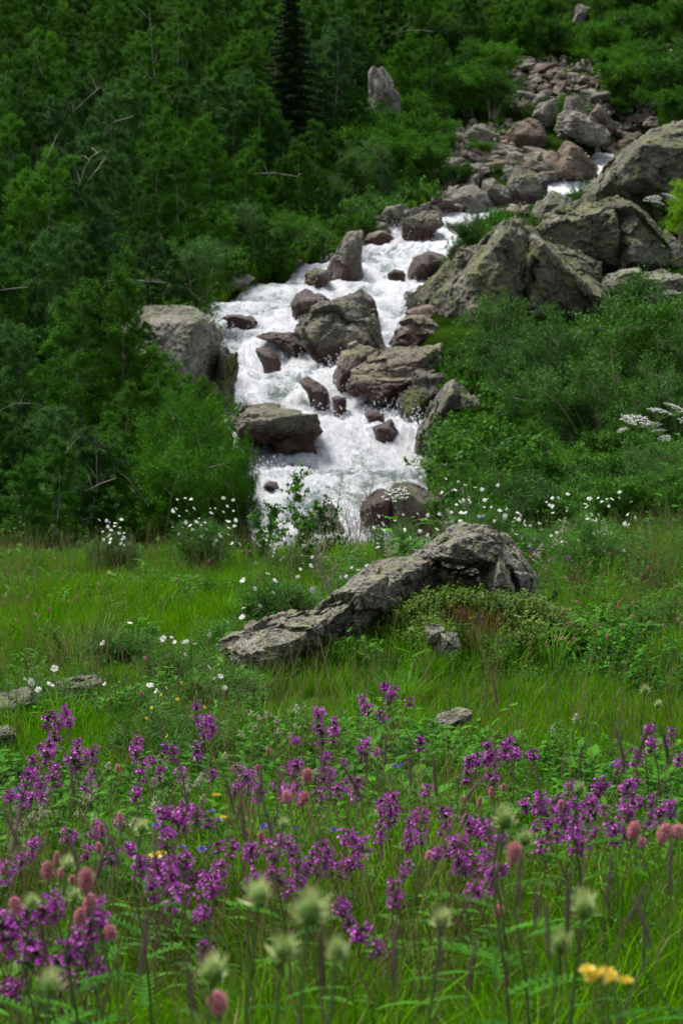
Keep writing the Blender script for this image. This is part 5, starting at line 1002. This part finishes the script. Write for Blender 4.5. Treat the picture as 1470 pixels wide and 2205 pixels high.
# wild roses: shrub (foliage) with flowers as parts; pixels of the flowers
SHR = [('white wild rose shrub at the far left of the meadow edge', 15.5, .55, [(215, 1120), (230, 1121), (249, 1126), (262, 1119), (222, 1145), (257, 1149), (239, 1161), (231, 1157)]),
 ('white wild rose shrub at the meadow edge, left of the rapids', 15.2, .8, [(399, 1073), (418, 1095), (452, 1095), (455, 1105), (503, 1100), (429, 1116), (410, 1132), (422, 1173), (461, 1172), (505, 1133), (382, 1075), (418, 1140), (385, 1150), (440, 1150), (412, 1160), (380, 1095), (490, 1090)]),
 ('large white wild rose shrub behind the low end of the lichen rock', 10.8, .62, [(577, 1235), (522, 1249), (550, 1267), (647, 1226), (670, 1218), (641, 1242), (590, 1277), (525, 1309), (614, 1314), (580, 1339), (689, 1298), (672, 1270), (524, 1346), (560, 1305), (593, 1250), (640, 1290)]),
 ('white wild rose shrub at the meadow edge below the leafy saplings', 15.0, .5, [(560, 1175), (590, 1190), (620, 1170), (650, 1195), (680, 1180), (605, 1205), (700, 1200)]),
 ('white wild rose shrub between the domed rock and the tall right hand rose shrub', 14.8, .5, [(1110, 1150), (1130, 1130), (1150, 1160), (1165, 1140), (1140, 1175), (1120, 1110)]),
 ('wild rose branch with a single large flower left of the rock end', 10.6, .42, [(491, 1340), (523, 1327), (451, 1367), (475, 1388), (521, 1330)]),
 ('wild rose shrub with few flowers right of the bare twigs', 12.5, .5, [(757, 1222), (745, 1241), (801, 1229), (790, 1218)]),
 ('low wild rose below the left end of the lichen rock', 8.9, .3, [(475, 1457), (461, 1460), (451, 1436), (484, 1482)]),
 ('sprawling low wild rose in the grass left of the lichen rock', 9.4, .26, [(370, 1372), (376, 1383), (400, 1383), (399, 1409), (421, 1386), (352, 1376)]),
 ('dark little wild rose with one white bloom in the left meadow', 10.2, .3, [(280, 1342), (222, 1385)]),
 ('wild rose draped over the dark slab at the left', 8.2, .34, [(118, 1440), (83, 1485), (48, 1510), (26, 1514), (68, 1468), (55, 1462), (110, 1475)]),
 ('wild rose sprig right of the dark slab with three blooms', 8.0, .26, [(225, 1472), (324, 1475), (335, 1488)]),
 ('white wild rose shrub at the edge behind the hogweed umbel', 15.5, .7, [(872, 1143), (921, 1107), (921, 1150), (899, 1106), (829, 1147), (815, 1110), (850, 1120), (900, 1170), (940, 1140), (960, 1125), (835, 1160), (925, 1158)]),
 ('white wild rose shrub right behind the domed rock', 14.5, .75, [(1042, 1092), (1030, 1084), (1092, 1095), (1069, 1117), (1104, 1123), (1057, 1092), (1012, 1082), (986, 1037), (960, 1031), (1010, 1070), (1075, 1100), (1033, 1112), (1001, 1105)]),
 ('tall white wild rose shrub on the right of the meadow edge', 14.2, .8, [(1188, 1072), (1189, 1091), (1176, 1081), (1273, 1108), (1333, 1060), (1358, 1081), (1345, 1125), (1236, 1131), (1189, 1178), (1260, 1085), (1282, 1120), (1310, 1090), (1300, 1150), (1262, 1112), (1220, 1100), (1352, 1130), (1288, 1108)])]
for i, (lab, d, H_, fl) in enumerate(SHR):
    er = random.Random(i); fl = fl + ([(er.uniform(min(f_[0] for f_ in fl) - 12, max(f_[0] for f_ in fl) + 12), er.uniform(min(f_[1] for f_ in fl), max(f_[1] for f_ in fl) + 15)) for _ in range(2 * len(fl))] if d > 12 else [])
    cx = sum(f_[0] for f_ in fl) / len(fl); xs = [f_[0] for f_ in fl]; q = P(cx, 1200, d); z = g1(q.x, d); wd = max(.22, (max(xs) - min(xs)) / 2 / FPX * d * 1.05)
    top = P(cx, min(f_[1] for f_ in fl) + 8, d).z - z; H_ = max(.15, top)
    t = thing('rose_shrub', lab, 'rose shrub', (q.x, d, z), 'white wild rose shrubs')
    ob('foliage', rose_shrub(i, H_, wd, int((90 if i == 2 else 34) + 90 * wd), int(22 + 20 * H_)), t)
    for px, py in fl:
        dd = d - random.uniform(.05, .8) * min(wd, .4); p = P(px, py, dd) - Vector((q.x, d, z))
        dirv = Vector((random.gauss(0, .8), -.7 + random.gauss(0, .5), .9 + random.gauss(0, .4))).normalized()
        ob('flower', random.choice(ROS), t, p, dirv.to_track_quat('Z', 'Y').to_euler(), random.uniform(.5, 1.1) * (.72 if d > 12 else .78))
        m = None
# leaf plants
def leaf_plant(name, lab, px, py, d, n, leaves, s=1.0, cat='plant', group=None):
    q = P(px, py, d); z = g1(q.x, d); t = thing(name, lab, cat, (q.x, d, z), group)
    for k in range(n):
        h_ = random.uniform(.04, .20) * s; a = k * 2.4; ob('leaf', random.choice(leaves), t, (.05 * s * math.cos(a), .05 * s * math.sin(a), h_), (random.gauss(0, .2), random.uniform(-.5, .3), a), s * random.uniform(.6, 1.05))
    return t
for i, (px, py, d) in enumerate([(330, 1640, 4.8), (370, 1650, 4.7), (410, 1630, 4.9), (345, 1610, 5.1), (445, 1625, 5.0), (185, 1600, 5.4), (265, 1700, 4.2), (30, 1790, 3.8), (395, 1690, 4.4)]):
    leaf_plant('broad_leaved_dock', 'broad leaved green dock plant, %s from the left of those left of centre' % ORD[sorted((330, 370, 410, 345, 445, 185, 265, 30, 395)).index(px)], px, py, d, 11, LEAF_BIG, .75, group='broad leaved plants in the meadow')
for i, (px, py, d) in enumerate([(780, 1570, 6.0), (840, 1575, 5.9), (900, 1585, 5.8), (800, 1600, 5.4), (870, 1550, 6.3), (560, 1610, 5.4)]):
    leaf_plant('broad_leaved_herb', 'light green broad leaved herb below the highest purple patch, %s from the left' % ORD[sorted((780, 840, 900, 800, 870, 560)).index(px)], px, py, d, 10, [lobed(50 + i, .10, .055)], .9, group='broad leaved plants in the meadow')
def palmate(seed):
    g = random.Random(seed); m = MB()
    for k in range(7): a = (k - 3) * .62; m.leaf((0, 0, 0), (math.cos(a), math.sin(a), .15), UP, .05, .016, 0, .3, .1, 3, g.random(), .8)
    for k in range(12): a = g.uniform(-2, 2); m.leaf((math.cos(a) * .022, math.sin(a) * .022, .005), (math.cos(a + .5), math.sin(a + .5), .1), UP, .022, .008, 0, .3, .1, 1, g.random())
    return m.mesh('leaf', [M['herb_leaf']])
PAL = [palmate(s) for s in range(2)]
for i, (px, py, d) in enumerate([(855, 1660, 4.6), (885, 1680, 4.4), (835, 1690, 4.3), (905, 1655, 4.6), (1075, 1650, 4.6), (870, 1720, 4.0), (190, 1760, 4)]):
    leaf_plant('cut_leaved_geranium', 'green plant with finely cut leaves, %s from the left' % ORD[sorted((855, 885, 835, 905, 1075, 870, 190)).index(px)], px, py, d, 16, PAL, .9, group='cut leaved geranium plants')
# sedge tufts
SED = [mesh for mesh in (blade_tuft(150, .36, .09, .007, [M['sedge']], 200, 0, 1.0), blade_tuft(90, .30, .07, .006, [M['sedge']], 201, 0, .8))]
for i, (px, d, s, lab) in enumerate([(575, 8.0, .72, 'largest fountain of bright green sedge below the left end of the lichen rock'), (625, 8.2, .6, 'smaller sedge tuft right of the largest sedge fountain'), (530, 7.7, .55, 'smaller sedge tuft left of the largest sedge fountain'), (820, 9.0, .7, 'bright green grass tuft in front of the middle of the lichen rock'), (870, 8.9, .65, 'bright grass tuft beside the pale thistle below the domed rock'), (760, 8.9, .6, 'green grass tuft at the foot of the rough part of the lichen rock'), (240, 8.2, .7, 'grass tuft right of the dark slab at the left'), (1190, 9.8, .8, 'bright grass tuft right of the mossy mound'), (900, 7.3, .6, 'grass tuft left of the sunken flat rock'), (1040, 7.3, .6, 'grass tuft right of the sunken flat rock')]):
    x = PX(px, d, 1450); tag(ob('sedge_tuft', SED[i % 2], loc=(x, d, g1(x, d)), rot=(0, 0, i), sc=s), lab, 'grass tuft', 'bright sedge and grass tufts')
DRY = blade_tuft(120, .26, .09, .003, [M['dry_grass'], M['grass']], 300, .35, .9)
for px, d, lab in ((200, 10.4, 'straw coloured dry grass tuft in the left meadow'), (165, 10.1, 'smaller dry grass tuft beside the straw coloured one')):
    x = PX(px, d, 1380); tag(ob('dry_grass_tuft', DRY, loc=(x, d, g1(x, d)), sc=1.2), lab, 'grass tuft')
# mat plants on the mound below the domed rock
mats_ = [source('m', leafy(s + 400, 14, .06, .05, .014, .008, [M['moss_green'] if s % 2 else M['moss_lime'], M['stem_brown']], 14)) for s in range(2)] if False else None
M['mat_lime'] = foliage('mat_lime', (.030, .085, .004), (.115, .19, .012), trans=.25, patch=3); M['mat_rust'] = simple('mat_rust', (.10, .05, .015), (.24, .14, .05), sc=30)
ms = [source('m', leafy(400 + s, 22, .09, .07, .016, .009, [M['mat_lime'], M['stem_brown']], 16)) for s in range(2)] + [source('m', blade_tuft(70, .08, .06, .003, [M['mat_rust'], M['dry_grass']], 410 + s, .15, 1.2)) for s in range(2)]
n = 1150; a = rng.uniform(0, 6.28, n); r_ = np.sqrt(rng.random(n)); xx = MX + .50 * r_ * np.cos(a); yy = MY + .60 * r_ * np.sin(a); tt = .8 * fbm(xx * 7, yy * 7, 0 * xx, 3) - .16 + .9 * np.exp(-(((xx - PX(1040, 10)) / .2) ** 2 + ((yy - 9.95) / .22) ** 2))
scatter('mat_plants', 'lime green and rust coloured mat of low plants and moss on the mound below the domed rock', np.c_[xx, yy, gz(xx, yy)], np.c_[rng.normal(0, .2, n), rng.normal(0, .2, n), rng.uniform(0, 6.28, n)], rng.uniform(.7, 1.3, n), np.where(tt > .08, rng.integers(2, 4, n), rng.integers(0, 2, n)), ms)
# tiny flowers
def speck(seed, mat, n=7, spread=.05, h=.16, r=.003):
    g = random.Random(seed); m = MB()
    for k in range(n):
        q = Vector((g.gauss(0, spread), g.gauss(0, spread), h * g.uniform(.6, 1.1))); m.tube([(q.x * .6, q.y * .6, 0), q], .0006, 3, 1)
        for j in range(5): a = j * 1.257; m.leaf(q, (math.cos(a), math.sin(a), .3), UP, r, r * .9, 0, 0, 0, 1, g.random())
    return m.mesh('specks', [M[mat], M['stem_green']])
def strew(name, lab, mat, n, ylo, yhi, xlo, xhi, seeds=3, k=7):
    yy = np.sqrt(rng.uniform(ylo ** 2, yhi ** 2, n)); px = rng.uniform(xlo, xhi, n); xx = (px - 735) / FPX * yy; zz = gz(xx, yy)
    keep = fbm(xx * 1.4, yy * 1.4, 0 * xx + len(name), 2) > -.05; xx, yy, zz = xx[keep], yy[keep], zz[keep]; n = len(xx)
    scatter(name, lab, np.c_[xx, yy, zz], np.c_[0 * xx, 0 * xx, rng.uniform(0, 6.28, n)], rng.uniform(.8, 1.4, n), rng.integers(0, seeds, n), [source('q', speck(s, mat, k)) for s in range(seeds)])
strew('forget_me_nots', 'tiny pale blue forget-me-not flowers in the grass', 'blue', 520, 2.0, 10, -250, 1720)
strew('white_stitchwort', 'tiny white flowers in the grass', 'white', 140, 4, 16, -250, 1720, k=4)
strew('yellow_specks', 'tiny yellow flowers in the grass', 'yellow', 90, 5, 17, -250, 1720, k=3)
# cream bedstraw clusters, meadowsweet plumes, umbels
PLU = [plume(s, 'cream', .055, .022) for s in range(4)]
CR = [(540, 1545), (560, 1555), (580, 1550), (600, 1560), (548, 1570), (600, 1585), (520, 1590), (640, 1540), (400, 1695), (425, 1700), (405, 1715), (432, 1690), (330, 1700), (345, 1690), (95, 1745), (100, 1765), (85, 1755), (70, 1775), (185, 1735), (200, 1725), (205, 1775), (330, 1755), (335, 1740), (285, 1785), (170, 1765), (35, 1800), (50, 1790), (520, 1690), (485, 1640), (350, 1685), (230, 1660), (290, 1650), (435, 1735), (1190, 1580), (1240, 1560), (640, 1575)]
for i, (px, py) in enumerate(sorted(CR)): plant('cream_bedstraw', 'cream frothy flower cluster among the purple flowers, %s from the left' % ORD[i], 'flower', px, py, random.uniform(.2, .26), head=random.choice(PLU), stem=random.choice(ST_G), hs=random.uniform(.4, .62), leaf=LEAF_S, group='cream frothy flowers')
PL2 = [plume(s + 20, 'cream', .12, .03) for s in range(2)]
for px, py, d, lab in ((1215, 1140, 13.5, 'cream plume flower on the right behind the domed rock'), (1200, 1165, 13.3, 'shorter cream plume beside the taller one on the right'), (1297, 1145, 13.5, 'cream grass like plume at the right of the meadow edge'), (830, 1190, 12, 'cream plume flower left behind the domed rock'), (980, 1115, 14, 'pale plume just above the domed rock'), (1150, 1200, 12, 'small cream plume right of the domed rock')):
    plant('cream_plume', lab, 'flower', px, py + 15, d=d, head=random.choice(PL2), stem=random.choice(ST_G), leaf=LEAF_B, nleaf=3, group='cream plume flowers')
UM = [umbel(s) for s in range(3)]
def hogweed(lab, d, heads, cx):
    q = P(cx, 1000, d); z = g1(q.x, d); t = thing('hogweed', lab, 'hogweed', (q.x, d, z), 'hogweed with flat white umbels')
    for k, (px, py, s) in enumerate(heads):
        p = P(px, py, d - .1 * (k % 3)) - Vector((q.x, d, z)); u = ob('umbel', UM[k % 3], t, p, (random.uniform(.2, .5), random.gauss(0, .15), k), s)
        m = MB(); m.tube([(0, 0, 0), (p.x * .4, p.y * .5, p.z * .6), (p.x, p.y, p.z - .03)], [.004, .003, .002], 5); ob('stem', m.mesh('stem', [M['stem_green']]), t)
    for k in range(9): ob('leaf', LEAF_BIG[k % 2], t, (.08 * math.cos(k * 2.4), .08 * math.sin(k * 2.4), random.uniform(.2, .85) * p.z), (0, random.uniform(-.4, .2), k * 2.4), .95)
hogweed('white hogweed with several flat umbels at the right edge before the willows', 18.5, [(1368, 908, 1.7), (1418, 890, 1.6), (1455, 884, 1.6), (1400, 918, 1.2), (1418, 930, .9), (1340, 927, .7), (1430, 945, .8), (1478, 910, 1.2), (1350, 905, 1.0)], 1440)
hogweed('single flat hogweed umbel seen from the side above the domed rock', 14.5, [(853, 1068, 1.25)], 862)
hogweed('distant small hogweed on the bright shrub by the boulders', 47, [(1405, 430, 2.6), (1415, 438, 2.0), (1440, 425, 2.4)], 1430)
# yellow vetch, blue geraniums, dark blue columbines
def pea(seed, mat):
    g = random.Random(seed); m = MB()
    for k in range(9): a = k * .7; d = Vector((math.cos(a), math.sin(a), g.uniform(.3, 1))).normalized(); m.leaf(d * .006, d, UP, .014, .008, 0, .2, .5, 2, g.random()); m.leaf(d * .006, d + UP * .6, UP, .010, .010, 0, -.3, .2, 2, g.random())
    return m.mesh('flower_head', [M[mat]])
PEA = [pea(s, 'yellow') for s in range(2)]; VIO = [pea(s, 'violet') for s in range(2)]
for i, (px, py, d) in enumerate([(1265, 2095, 2.0), (1290, 2105, 2.0), (1318, 2112, 2.0), (1345, 2118, 2.0), (1278, 2112, 2.0), (1305, 2098, 2.05)]): plant('yellow_vetch', 'blurred yellow vetch flower at the lower right, %s from the left' % ORD[sorted((1265, 1290, 1318, 1345, 1278, 1305)).index(px)], 'flower', px, py, d=d, head=PEA[i % 2], stem=ST_G[0], leaf=LEAF_S, group='yellow vetch flowers', hs=.5)
for i, (px, py) in enumerate([(333, 1845), (347, 1843), (338, 1852), (465, 1716), (482, 1765)]): plant('yellow_vetch', 'small sharp yellow vetch flower left of centre, %s from the left' % ORD[sorted((333, 347, 338, 465, 482)).index(px)], 'flower', px, py, .2, head=PEA[i % 2], stem=ST_G[0], leaf=LEAF_S, group='yellow vetch flowers', hs=.8)
M['dark_violet'] = simple('dark_violet', (.03, .012, .14), (.09, .04, .28), sc=60); DVI = pea(9, 'dark_violet')
BG = [(28, 1705), (38, 1702), (867, 1648), (850, 1652), (392, 1828), (436, 1832), (455, 1750), (470, 1770), (1320, 1650), (567, 1783), (580, 1785), (636, 1788), (718, 1790), (387, 1850), (337, 1780), (1298, 1705)]
for i, (px, py) in enumerate(sorted(BG)): plant('violet_geranium', 'small violet blue meadow flower, %s from the left' % ORD[i], 'flower', px, py, .26, head=VIO[i % 2], stem=ST_G[1], group='violet blue flowers among the purple betony', hs=.6)
for i, (px, py) in enumerate(sorted([(1020, 1280), (1032, 1288), (992, 1315), (995, 1325), (1010, 1345), (1020, 1332), (1034, 1332), (1036, 1345), (1014, 1290), (980, 1340)])): plant('dark_violet_bellflower', 'dark violet bellflower on the mossy mound, %s from the left' % ORD[i], 'flower', px, py, .10, head=DVI, stem=ST_S, group='dark violet flowers on the mound', hs=.5)
for i, (px, py) in enumerate(sorted([(1283, 1183), (1119, 1192), (1148, 1185), (1225, 1205), (1185, 1210), (1394, 1120), (1445, 1122), (1150, 1195)])): plant('purple_betony', 'distant purple betony at the far right of the meadow, %s from the left' % ORD[i], 'flower', px, py, .3, head=random.choice(BET), stem=ST_B[0], leaf=LEAF_B, hs=.42, group='purple betony flowers in the meadow')
# brown grass heads in the foreground
TG = [(205, 1880, 2.6), (255, 1835, 2.7), (170, 1850, 2.6), (505, 1730, 2.7), (510, 1745, 2.6), (587, 1780, 2.5), (528, 1790, 2.4), (605, 1700, 3.0), (940, 1690, 3.0), (885, 1670, 3.2), (1165, 1690, 2.8), (1250, 1655, 3.0), (1105, 1650, 3.2), (1320, 1650, 2.9), (1345, 1635, 2.8), (1370, 1620, 2.8), (1440, 1620, 2.8), (160, 1690, 3), (40, 1800, 2.2), (22, 1820, 2.2), (405, 1720, 2.8), (695, 1640, 3), (710, 1700, 2.8), (830, 1620, 4.3), (1070, 1490, 4.4), (1000, 1700, 3), (335, 1850, 2.6), (108, 2060, 1.9), (300, 2080, 1.9), (850, 2090, 1.8), (415, 2165, 1.7), (1120, 1915, 2), (1150, 1980, 2), (1180, 2040, 1.9), (1220, 1990, 2.0), (1350, 1960, 2.0), (1400, 2020, 1.9), (1300, 1930, 2.1), (560, 1700, 3), (1060, 1790, 2.6), (950, 2050, 1.9), (700, 2120, 1.8), (780, 1700, 2.8), (1010, 2110, 1.8), (1440, 1900, 2.1)]
for i, (px, py, d) in enumerate(sorted(TG)): plant('timothy_plant', 'brown spiked grass head before the flowers, %s from the left' % ORD[i], 'grass head', px, py + 25, d=d, head=random.choice(TIM), stem=ST_S, leaf=LEAF_S, nleaf=1, group='brown spiked grass heads', lean=random.choice((random.uniform(.1, .45), random.gauss(0, .1))), tilt=.1, hs=random.uniform(.6, .85))
# leafy saplings and bare twigs against the rapids
def sapling(seed, H_, leafy_=True, n=9):
    g = random.Random(seed); m = MB(); tips = []
    tr = [Vector((g.gauss(0, .02), g.gauss(0, .02), H_ * i / 5)) for i in range(6)]; m.tube(tr, [.006, .005, .004, .003, .002, .001], 5, 0)
    for k in range(n):
        t = g.uniform(.25, .95); a = k * 2.4; i = int(t * 5); b = tr[i].lerp(tr[i + 1], t * 5 - i); e = b + Vector((math.cos(a) * .5, math.sin(a) * .5, g.uniform(.5, 1.1))) * H_ * .3 * (1.2 - t); mid = (b + e) / 2 + Vector((0, 0, .03)); m.tube([b, mid, e], [.0025, .002, .0008], 4, 0); tips.append((b, mid, e))
        for j in range(3): q = mid.lerp(e, g.random()); f_ = q + rv(g, .05) + Vector((0, 0, .05)); m.tube([q, f_], [.0012, .0006], 3, 0); tips.append((q, q.lerp(f_, .5), f_))
    st = m.mesh('stem', [M['twig']]); fm = None
    if leafy_:
        l = MB()
        for b, mid, e in tips:
            for j in range(14): q = b.lerp(e, g.uniform(.2, 1)); l.leaf(q, rv(g) + UP * .2, UP + rv(g, .5), g.uniform(.02, .036), .018, 0, .2, .1, 2, g.random())
        fm = l.mesh('foliage', [M['herb_leaf']])
    return st, fm
for i, (px, top, d, lf, lab) in enumerate([(632, 1045, 14.5, True, 'slender leafy sapling standing in front of the rapids'), (690, 1065, 14.6, True, 'leafy sapling right of the slender one before the reddish rock'), (580, 1105, 15, True, 'small leafy sapling at the left side of the water'), (735, 1035, 15, False, 'bare twiggy shrub before the white water'), (770, 1060, 15, False, 'bare twiggy shrub left of the brown boulder'), (750, 1080, 14.6, False, 'low bare twigs between the taller bare shrubs'), (800, 1030, 15.5, False, 'bare twigs in front of the brown boulder'), (690, 1130, 12, False, 'tall dark stemmed twig behind the large rose shrub'), (715, 1140, 12.1, False, 'thin twig right of the dark stemmed one behind the roses'), (955, 1065, 15, False, 'bare twigs above the domed rock'), (1000, 1040, 16, False, 'bare reddish twig left of the roses on the right'), (560, 1115, 15.4, True, 'leafy shoot left of the small sapling'), (650, 1120, 15, True, 'leafy shoot below the slender sapling')]):
    q = P(px, top, d); z = g1(q.x, d); s_, f_ = sapling(i + 3, max(.3, q.z - z), lf, 9 if lf else 12); t = thing('leafy_sapling' if lf else 'bare_twig_shrub', lab, 'sapling' if lf else 'twigs', (q.x, d, z)); ob('stem', s_, t)
    if f_: ob('foliage', f_, t)
# green herbs along the far edge of the meadow
n = 1500; yy = rng.uniform(13.0, 19.5, n); xx = rng.uniform(-1, 1, n) * (.19 * yy + 1.2); pxx = 735 + xx / yy * FPX
keep = (yy > 15.5) | (pxx > 820) | (rng.random(n) < .25); keep &= ~((pxx > 500) & (pxx < 960) & (yy > 14.5) & (rng.random(n) < .88)); xx, yy = xx[keep], yy[keep]; n = len(xx)
eh = [source('e', leafy(500 + s, 12, .42, .14, .036, .020, [M[k], M['stem_green']], 20)) for s, k in enumerate(('herb_leaf', 'rose_leaf', 'shrub_leaf'))] + [source('e', blade_tuft(60, .5, .08, .005, [M['grass'], M['dry_grass']], 520, .12, .5))]
scatter('edge_herbs', 'tall leafy herbs along the far edge of the meadow', np.c_[xx, yy, gz(xx, yy)], np.c_[rng.normal(0, .1, n), rng.normal(0, .1, n), rng.uniform(0, 6.28, n)], rng.uniform(.5, .95, n) * np.where(735 + xx / yy * FPX < 560, .55, 1.0), rng.integers(0, 4, n), eh)
# shrubby cinquefoil with small yellow flowers
t = thing('cinquefoil_shrub', 'small grey green cinquefoil shrub with a few yellow flowers left of the sedge', 'shrub', (PX(375, 7.3, 1500), 7.3, g1(PX(375, 7.3, 1500), 7.3)))
ob('foliage', rose_shrub(91, .26, .26, 60, 20), t)
for px, py in ((389, 1472), (357, 1483), (349, 1497), (328, 1525), (314, 1548), (440, 1524), (382, 1507), (362, 1586)):
    p = P(px, py, 7.15) - t.location; ob('flower', PEA[0], t, p, (random.uniform(.6, 1.3), 0, random.random() * 6), .45)
